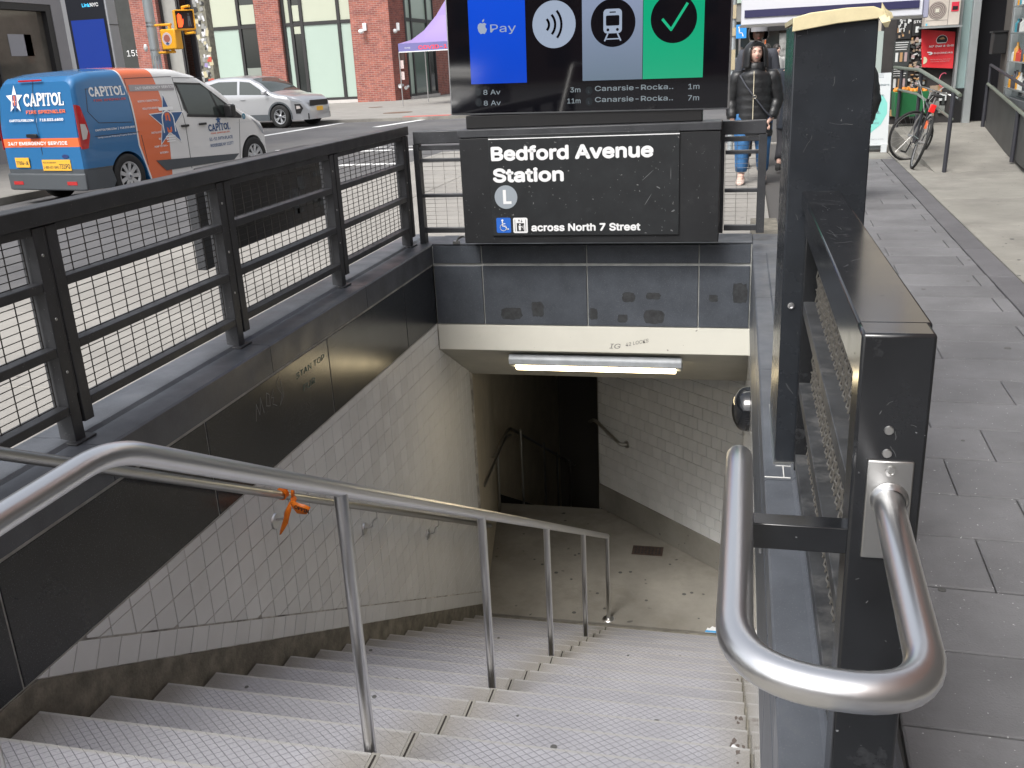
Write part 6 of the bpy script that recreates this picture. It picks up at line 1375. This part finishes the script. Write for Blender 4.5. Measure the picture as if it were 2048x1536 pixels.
def head_geo(c, rz=0, s=1.):
    # a skull with brow, nose, lips, chin and ears, facing -y
    vs = []; n, m_ = 28, 22
    for i in range(m_ + 1):
        t_ = math.pi * i / m_
        for k in range(n):
            a = 2 * math.pi * k / n; x = .073 * math.sin(t_) * math.cos(a); y = .092 * math.sin(t_) * math.sin(a); z = -.115 * math.cos(t_)
            if z < 0: x *= 1 - .32 * (z / .115) ** 2; y = y * (1 - .12 * (z / .115) ** 2) - .008 * (-z / .115)
            if y < 0:
                g = lambda cx, cz, sx_, sz_: math.exp(-((x - cx) / sx_) ** 2 - ((z - cz) / sz_) ** 2)
                y -= .026 * g(0, -.012, .012, .022) + .006 * g(0, .035, .05, .010) - .012 * g(.028, .012, .015, .012) - .012 * g(-.028, .012, .015, .012) + .008 * g(0, -.052, .022, .008) + .009 * g(0, -.092, .022, .016) + .004 * g(.04, -.025, .02, .02) + .004 * g(-.04, -.025, .02, .02)
            vs.append((x, y, z))
    fs = []
    for i in range(m_):
        for k in range(n): fs.append((i * n + k, i * n + (k + 1) % n, (i + 1) * n + (k + 1) % n, (i + 1) * n + k))
    M_ = Matrix.Translation(c) @ Matrix.Rotation(rz, 4, 'Z') @ Matrix.Scale(s, 4)
    return [tuple(M_ @ Vector(v)) for v in vs], fs
def person(label, x, y, rz, head_z, skin, coat, trousers, shoes, hood=None, helmet=None, headrz=0, stride=.12, bag=False, group=None, z0=0):
    p = thing('person', label, 'person', (x, y, z0), rz); hz = head_z - .115
    sh = hz - .225; hip = sh - .50; k = sh / 1.33
    L = lambda s_: s_ * .19
    zlow = .0
    J = [((0, 0, hip), (.135, .10)), ((0, 0, hip + .25), (.13, .10)), ((0, .01, sh - .06), (.15, .095)), ((0, 0, sh + .04), .06), ((0, -.01, hz - .08), .052), ((0, 0, hz), .06)]
    B = [(0, 1), (1, 2), (2, 3), (3, 4), (4, 5)]
    for s_ in (-1, 1):
        b = len(J); fwd = -stride if s_ < 0 else stride * .9
        J += [((s_ * .10, 0, hip - .05), .09), ((s_ * .11, fwd * .45 - .03, hip * .52), .062), ((s_ * .11, fwd + .03, .10), .04), ((s_ * .115, fwd - .10, .035), .034)]
        B += [(0, b), (b, b + 1), (b + 1, b + 2), (b + 2, b + 3)]
        b = len(J); bx_ = .035 if s_ > 0 else 0
        J += [((s_ * .185, 0, sh - .02), .062), ((s_ * (.245), .02, sh - .29), .046), ((s_ * (.225 if s_ < 0 else .195), -.05, sh - .50), .034), ((s_ * (.205 if s_ < 0 else .15), -.065 if s_ < 0 else -.08, sh - (.575 if s_ < 0 else .55)), (.034, .018))]
        B += [(2, b), (b, b + 1), (b + 1, b + 2), (b + 2, b + 3)]
        w0 = b + 3; wx, wy, wz_ = J[w0][0]
        for f, (dx_, ln) in enumerate(((-.026, .062), (-.009, .072), (.009, .068), (.025, .055))):
            b = len(J); J += [((wx + dx_ * .9, wy + .0, wz_ - .035), .0095), ((wx + dx_, wy - .012, wz_ - .035 - ln * .55), .0085), ((wx + dx_ * .9, wy - .004 + .012, wz_ - .035 - ln), .007)]; B += [(w0, b), (b, b + 1), (b + 1, b + 2)]
        b = len(J); J += [((wx - s_ * .03, wy - .025, wz_ - .02), .010), ((wx - s_ * .038, wy - .035, wz_ - .055), .008)]; B += [(w0, b), (b, b + 1)]
    hg = head_geo((0, -.015, hz), headrz)
    skin_body(J, B, skin, 'body', p, hg)
    RZ = Matrix.Translation((0, -.015, hz)) @ Matrix.Rotation(headrz, 4, 'Z')
    for sx_ in (-.028, .028):
        MB().ball(tuple(RZ @ Vector((sx_, -.080, .012))), (.010, .006, .005), 8, 6).build('eye', DARKP, p, local=True, smooth=True)
        MB().box(sx_ - .014, sx_ + .014, -.093, -.088, .026, .031, RZ).build('eyebrow', DARKP, p, local=True)
    MB().ball(tuple(RZ @ Vector((0, -.092, -.052))), (.020, .008, .0055), 10, 6).build('mouth', mat('lips', (.35, .10, .09), .5), p, local=True, smooth=True)
    # jacket: quilted rings, sleeves, collar
    rg = []; zb = hip - .21; nR = 26
    for i in range(nR + 1):
        f = i / nR; z = zb + (sh + .03 - zb) * f; bl = .010 * abs(math.sin(f * math.pi * 8)) if coat[1] else 0
        wx = .205 - .015 * math.sin(f * math.pi) + (-.02 if f > .9 else 0) if f < .93 else .205 * (1 - (f - .93) * 7); rg.append((0, .0, z, wx + bl, .145 + bl - .02 * max(0, f - .8)))
    rg.append((0, 0, sh + .075, .075, .072)); jk = MB().rings(rg, 26)
    jk.build('jacket', coat[0], p, local=True, smooth=True, ang=180)
    for s_ in (-1, 1):
        a = [Vector(J[[i for i, j in enumerate(J) if j[0] == (s_ * .185, 0, sh - .02)][0] + q][0]) for q in range(3)]
        pts = []; rs = []; 
        for q in range(2):
            for i in range(10 if q else 9): f = i / 9; pts.append(a[q].lerp(a[q + 1], f)); rs.append((.078 - .012 * (q + f) * .9) + (.007 * abs(math.sin((q * 9 + i) * .9)) if coat[1] else 0))
        pts2, rs2 = [pts[0] + Vector((-s_ * .07, 0, .0))], [.065]
        for q, r1 in zip(pts, rs):
            if (q - pts2[-1]).length > .004: pts2.append(q); rs2.append(r1)
        MB().tube(pts2, rs2, 14).build('sleeve', coat[0], p, local=True, smooth=True, ang=180)
    for s_ in (-1, 1):
        fwd = -stride if s_ < 0 else stride * .9
        MB().tube([(s_ * .095, 0, hip + .03), (s_ * .105, fwd * .25 - .02, hip * .78), (s_ * .11, fwd * .45 - .035, hip * .52), (s_ * .11, fwd * .8, hip * .28), (s_ * .11, fwd + .03, .15)], [.115, .10, .078, .07, .062], 14).build('trouser_leg', trousers, p, local=True, smooth=True, ang=180)
        sh_ = MB(); 
        for q, (yy, wd_, hh_) in enumerate(((.09, .03, .05), (.06, .042, .10), (.0, .045, .085), (-.08, .048, .06), (-.15, .04, .042), (-.175, .02, .03))):
            for kk in range(12): aa = 2 * math.pi * kk / 12; sh_.v.append((s_ * .112 + wd_ * math.cos(aa), fwd + yy, hh_ / 2 + hh_ / 2 * math.sin(aa) + .004))
        for q in range(5):
            for kk in range(12): sh_.f.append((q * 12 + kk, q * 12 + (kk + 1) % 12, (q + 1) * 12 + (kk + 1) % 12, (q + 1) * 12 + kk))
        sh_.f += [tuple(range(12)), tuple(range(60, 72))]; so_ = sh_.build('shoe', shoes, p, local=True, smooth=True)
    if hood:
        hv = MB(); n = 26; rows = 14
        for i in range(rows + 1):
            t_ = i / rows
            for kk in range(n + 1):
                a = R(-58) + (math.pi * 2 - R(64)) * kk / n if False else R(-62 + (360 - 56) * kk / n)
                # opening faces -y: angle measured so the gap straddles -y
                ang_ = R(-90) + R(34 + (360 - 68) * kk / n); zz_ = -.16 + .155 * (t_ * 2) if t_ < .5 else -.005 + .145 * math.sin((t_ - .5) * math.pi); cap_ = 1 if t_ < .5 else max(.02, math.cos((t_ - .5) * math.pi)); rx_ = .122 * cap_; ry_ = .135 * cap_
                rx_ += .02 * (1 - t_); hv.v.append(tuple(RZ @ Vector((rx_ * math.cos(ang_), .012 + ry_ * math.sin(ang_), zz_))))
        for i in range(rows):
            for kk in range(n): hv.f.append((i * (n + 1) + kk, i * (n + 1) + kk + 1, (i + 1) * (n + 1) + kk + 1, (i + 1) * (n + 1) + kk))
        ho = hv.build('hood', hood, p, local=True, smooth=True, ang=180); solid(ho, .012)
        MB().rings([(0, -.005, sh + .02, .12, .115), (0, -.005, sh + .07, .105, .105), (0, -.01, sh + .11, .092, .098), (0, -.01, sh + .125, .08, .085)], 22).build('collar', hood, p, local=True, smooth=True, ang=180)
        MB().add([tuple(RZ @ Vector((.085 * math.cos(R(q)), -.062 - .03 * math.sin(R(q)) * 1, .055 + .07 * math.sin(R(q))))) for q in range(0, 181, 15)] + [tuple(RZ @ Vector((.07 * math.cos(R(q)), -.085, .052 + .025 * math.sin(R(q))))) for q in range(0, 181, 15)], [(i, i + 1, 14 + i, 13 + i) for i in range(12)]).build('hood_brim', hood, p, local=True, smooth=True)
    elif helmet:
        hm = MB(); 
        for i in range(13):
            t_ = math.pi * (.30 + .70 * i / 12)
            for kk in range(24):
                a = 2 * math.pi * kk / 24; hm.v.append(tuple(RZ @ Vector((.135 * math.sin(t_) * math.cos(a), .01 + .155 * math.sin(t_) * math.sin(a), .01 - .145 * math.cos(t_)))))
        for i in range(12):
            for kk in range(24):
                zc_ = (hm.v[i * 24 + kk][2] - hz); 
                if 200 < (360 * (kk + .5) / 24) < 340 and zc_ < .055 and zc_ > -.14: continue
                hm.f.append((i * 24 + kk, i * 24 + (kk + 1) % 24, (i + 1) * 24 + (kk + 1) % 24, (i + 1) * 24 + kk))
        solid(hm.build('helmet', mat('helmet_black', (.03, .03, .035), .1, coat=1), p, local=True, smooth=True, ang=180), .012)
        MB().add([tuple(RZ @ Vector((.128 * math.sin(R(q)), -.118 * math.cos(R(q)) - .03 + .0, z))) for z in (.03, .075, .105) for q in range(-55, 56, 10)], [(j * 12 + i, j * 12 + i + 1, (j + 1) * 12 + i + 1, (j + 1) * 12 + i) for j in range(2) for i in range(11)]).build('visor', mat('visor_glass', (.25, .25, .27), .08, spec=.8, coat=1), p, local=True, smooth=True)
        for s_ in (-1, 1): MB().tube([(s_ * .10, -.14, sh - .02), (s_ * .11, -.155, sh - .2), (s_ * .13, -.13, sh - .36)], .018, 6).build('backpack_strap', BLACKP, p, local=True, smooth=True)
        MB().box(-.17, .17, .12, .34, sh - .42, sh + .02).build('backpack', BLACKP, p, local=True, bev=.05)
    else:
        MB().ball((0, .0, hz + .02), (.092, .108, .118), 16, 12).build('hair', mat('hair_dark', (.02, .014, .01), .5), p, local=True, smooth=True) if headrz is not None else None
    return p, sh, hip
PUFF = mat('puffer_black', (.016, .017, .019), .38, var=.3, vscale=12, bump=.4, bscale=30); JEAN = mat('jeans_blue', (.035, .13, .30), .85, var=.35, vscale=14); SHOE = mat('shoe_pinkwhite', (.62, .48, .42), .6)
p, sh, hip = person('woman in black hooded puffer jacket and blue jeans walking towards the stairs', .15, 11.95, R(-4), 1.60, SKIN, (PUFF, True), JEAN, SHOE, hood=PUFF, headrz=R(14), stride=.11)
p.scale = (1.08, 1.08, 1.0)
zf = MB().box(-.004, .004, -.163, -.156, hip - .16, sh + .03).build('zipper', mat('zip_cream', (.55, .5, .38), .4), p, local=True)
MB().tube([(-.15, -.12, sh - .01), (-.08, -.158, sh - .13), (.02, -.166, sh - .27), (.13, -.15, sh - .42), (.20, -.09, sh - .5)], .009, 6).build('bag_strap', mat('strap_grey', (.05, .055, .07), .6), p, local=True, smooth=True)
MB().tube([(.015 + .018 * math.cos(R(q)), -.175, sh - .255 + .018 * math.sin(R(q))) for q in range(0, 361, 30)], .004, 6).build('strap_ring', mat('dull_ring', (.3, .28, .24), .4, metal=.8), p, local=True, smooth=True)
person('person in a dark motorcycle helmet and grey coat behind the hooded woman', .20, 13.7, R(3), 1.835, SKIND, (mat('coat_slate', (.05, .055, .07), .8), False), mat('trousers_dark', (.02, .02, .025), .8), RUBBER, helmet=True)
person('person in a dark blue jacket half hidden behind the pylon', .66, 13.2, R(160), 1.58, SKIN, (mat('coat_navy', (.015, .02, .03), .7), False), MATS['trousers_dark'], RUBBER)
person('person in black showing only a shoulder right of the pylon', 1.04, 10.2, R(200), 1.62, SKIN, (PUFF, True), MATS['trousers_dark'], RUBBER)
cr = random.Random(8)
for i, (x, y, lb, c_) in enumerate(((.55, 24, 'distant person in a tan coat near the brown wall', (.3, .2, .12)), (.85, 26.5, 'distant person in a white top in the crowd', (.5, .5, .48)), (.25, 29, 'distant person in red far down the street', (.4, .06, .05)), (-.05, 33, 'distant person in grey by the blue sign', (.12, .13, .15)))):
    person(lb, x, y, R(cr.uniform(-40, 40)), 1.65, SKIN, (mat('coat_far_%d' % i, c_, .8), False), MATS['trousers_dark'], RUBBER)

# ================================================================== FAR STREET SEEN BETWEEN SCREEN AND PYLON
fb1 = thing('building', 'grey glass fronted building far behind the crowd', 'building', (-2, 60, FAR))
MB().box(-9, .6, 60, 75, FAR, 12).build('wall', mat('grey_far_wall', (.20, .20, .19), .7, var=.2, vscale=.5), fb1)
for i in range(8): MB().box(-8.6 + 1.15 * i, -7.7 + 1.15 * i, 59.9, 60, .5, 3.2).build('window', DKG, fb1); MB().box(-8.6 + 1.15 * i, -7.7 + 1.15 * i, 59.9, 60, 4.2, 6.2).build('window', BLIND, fb1)
# upper storeys are pale stucco
fb2 = thing('building', 'brown mottled building far down the street with an orange framed shop', 'building', (4, 44, FAR))
MB().box(.75, 22, 44, 60, FAR, 5).build('wall', mat('brown_far_wall', (.22, .17, .14), .8, var=.45, vscale=3), fb2)
MB().box(.75, 22, 44.1, 60, 5, 14).build('upper_wall', PALEW, fb2); MB().box(.95, 1.5, 43.9, 44, 1.2, 3.6).build('window', DKG, fb2); MB().box(.9, .96, 43.85, 43.9, 1.2, 3.7).build('window_frame', mat('orange_frame', (.6, .15, .04), .5), fb2)
MB().box(1.5, 2.6, 43.8, 43.9, .3, 2.2).build('shop_window', mat('far_shop_window', (.25, .25, .24), .3, var=.8, vscale=4), fb2); MB().box(.7, 3, 43.5, 43.9, 2.3, 2.7).build('awning', BLACKP, fb2)
bs = thing('street_sign', 'small bright blue accessibility sign far down the street', 'sign', (-.13, 32, 1.9))
MB().box(-.30, .10, 32, 32.04, 1.92, 2.32).build('plate', mat('sign_blue', (.03, .28, .75), .4), bs); MB().tube([(-.1, 32.06, FAR - .1), (-.1, 32.06, 1.95)], .03, 8).build('post', STEELD, bs)
flat('figure', [disc(-.12, 2.24, .03, 10)] + stroke([(-.12, 2.20), (-.11, 2.08), (-.03, 2.08), (0, 1.98)], .03), bs, WHITE, lambda a, b: (a, 31.99, b), local=False)
lp_ = thing('lamp_post', 'grey street pole with taped papers just right of the screen', 'pole', (-.15, 16, 0))
MB().tube([(-.15, 16, 0), (-.15, 16, 5)], .045, 12).build('shaft', MATS['galvanised'], lp_, smooth=True)
for z, h_ in ((1.25, .3), (1.75, .12), (2.0, .2)): MB().box(-.2, -.11, 15.94, 15.95, z, z + h_).build('flyer', mat('flyer_tan', (.45, .38, .25), .7), lp_)

# ================================================================== ADDED BLOCK BEHIND THE CAMERA (seen only in reflections)
rb = thing('building', 'unseen dark brick block added behind the camera to darken reflections', 'building', (-8, -70, FAR))
MB().box(-60, 40, -90, -70, FAR, 16).build('wall', BRICKD, rb)  # added out of view to keep bright sky out of the screen reflections
for i in range(14):
    for z in (1, 4.5, 8): MB().box(-40 + 4 * i, -38 + 4 * i, -70, -69.9, z, z + 2.2).build('window', DKG, rb)  # windows of the added block
for x, y, rz, lb in ((-6.9, -6.5, R(90), 'silver car parked along the near kerb behind the camera'), (-6.9, -13, R(90), 'second silver car parked along the near kerb behind the camera')):
    c = copy_tree(ct); c.location = (x, y, STREET); c.rotation_euler = (0, 0, rz); c['label'] = lb; c['group'] = 'cars parked along the near kerb'

# repeats of one kind share a group
GROUPS = {'handrail': 'steel handrails of the subway stairs', 'pedestrian_signal': 'pedestrian signals on the street pole', 'security_camera': 'white cameras on the brick corner', 'wall_sign': 'small white signs on the brick corner',
          'manhole_cover': 'manhole covers in the far pavement', 'poster': 'posters on the grey shop wall', 'ramp_railing': 'railings of the shop ramp', 'person': 'people on the pavement', 'paper_scrap': 'paper scraps on the stairs'}
for o in list(S.objects):
    b_ = o.name.split('.')[0]
    if o.parent is None and b_ in GROUPS: o['group'] = GROUPS[b_]
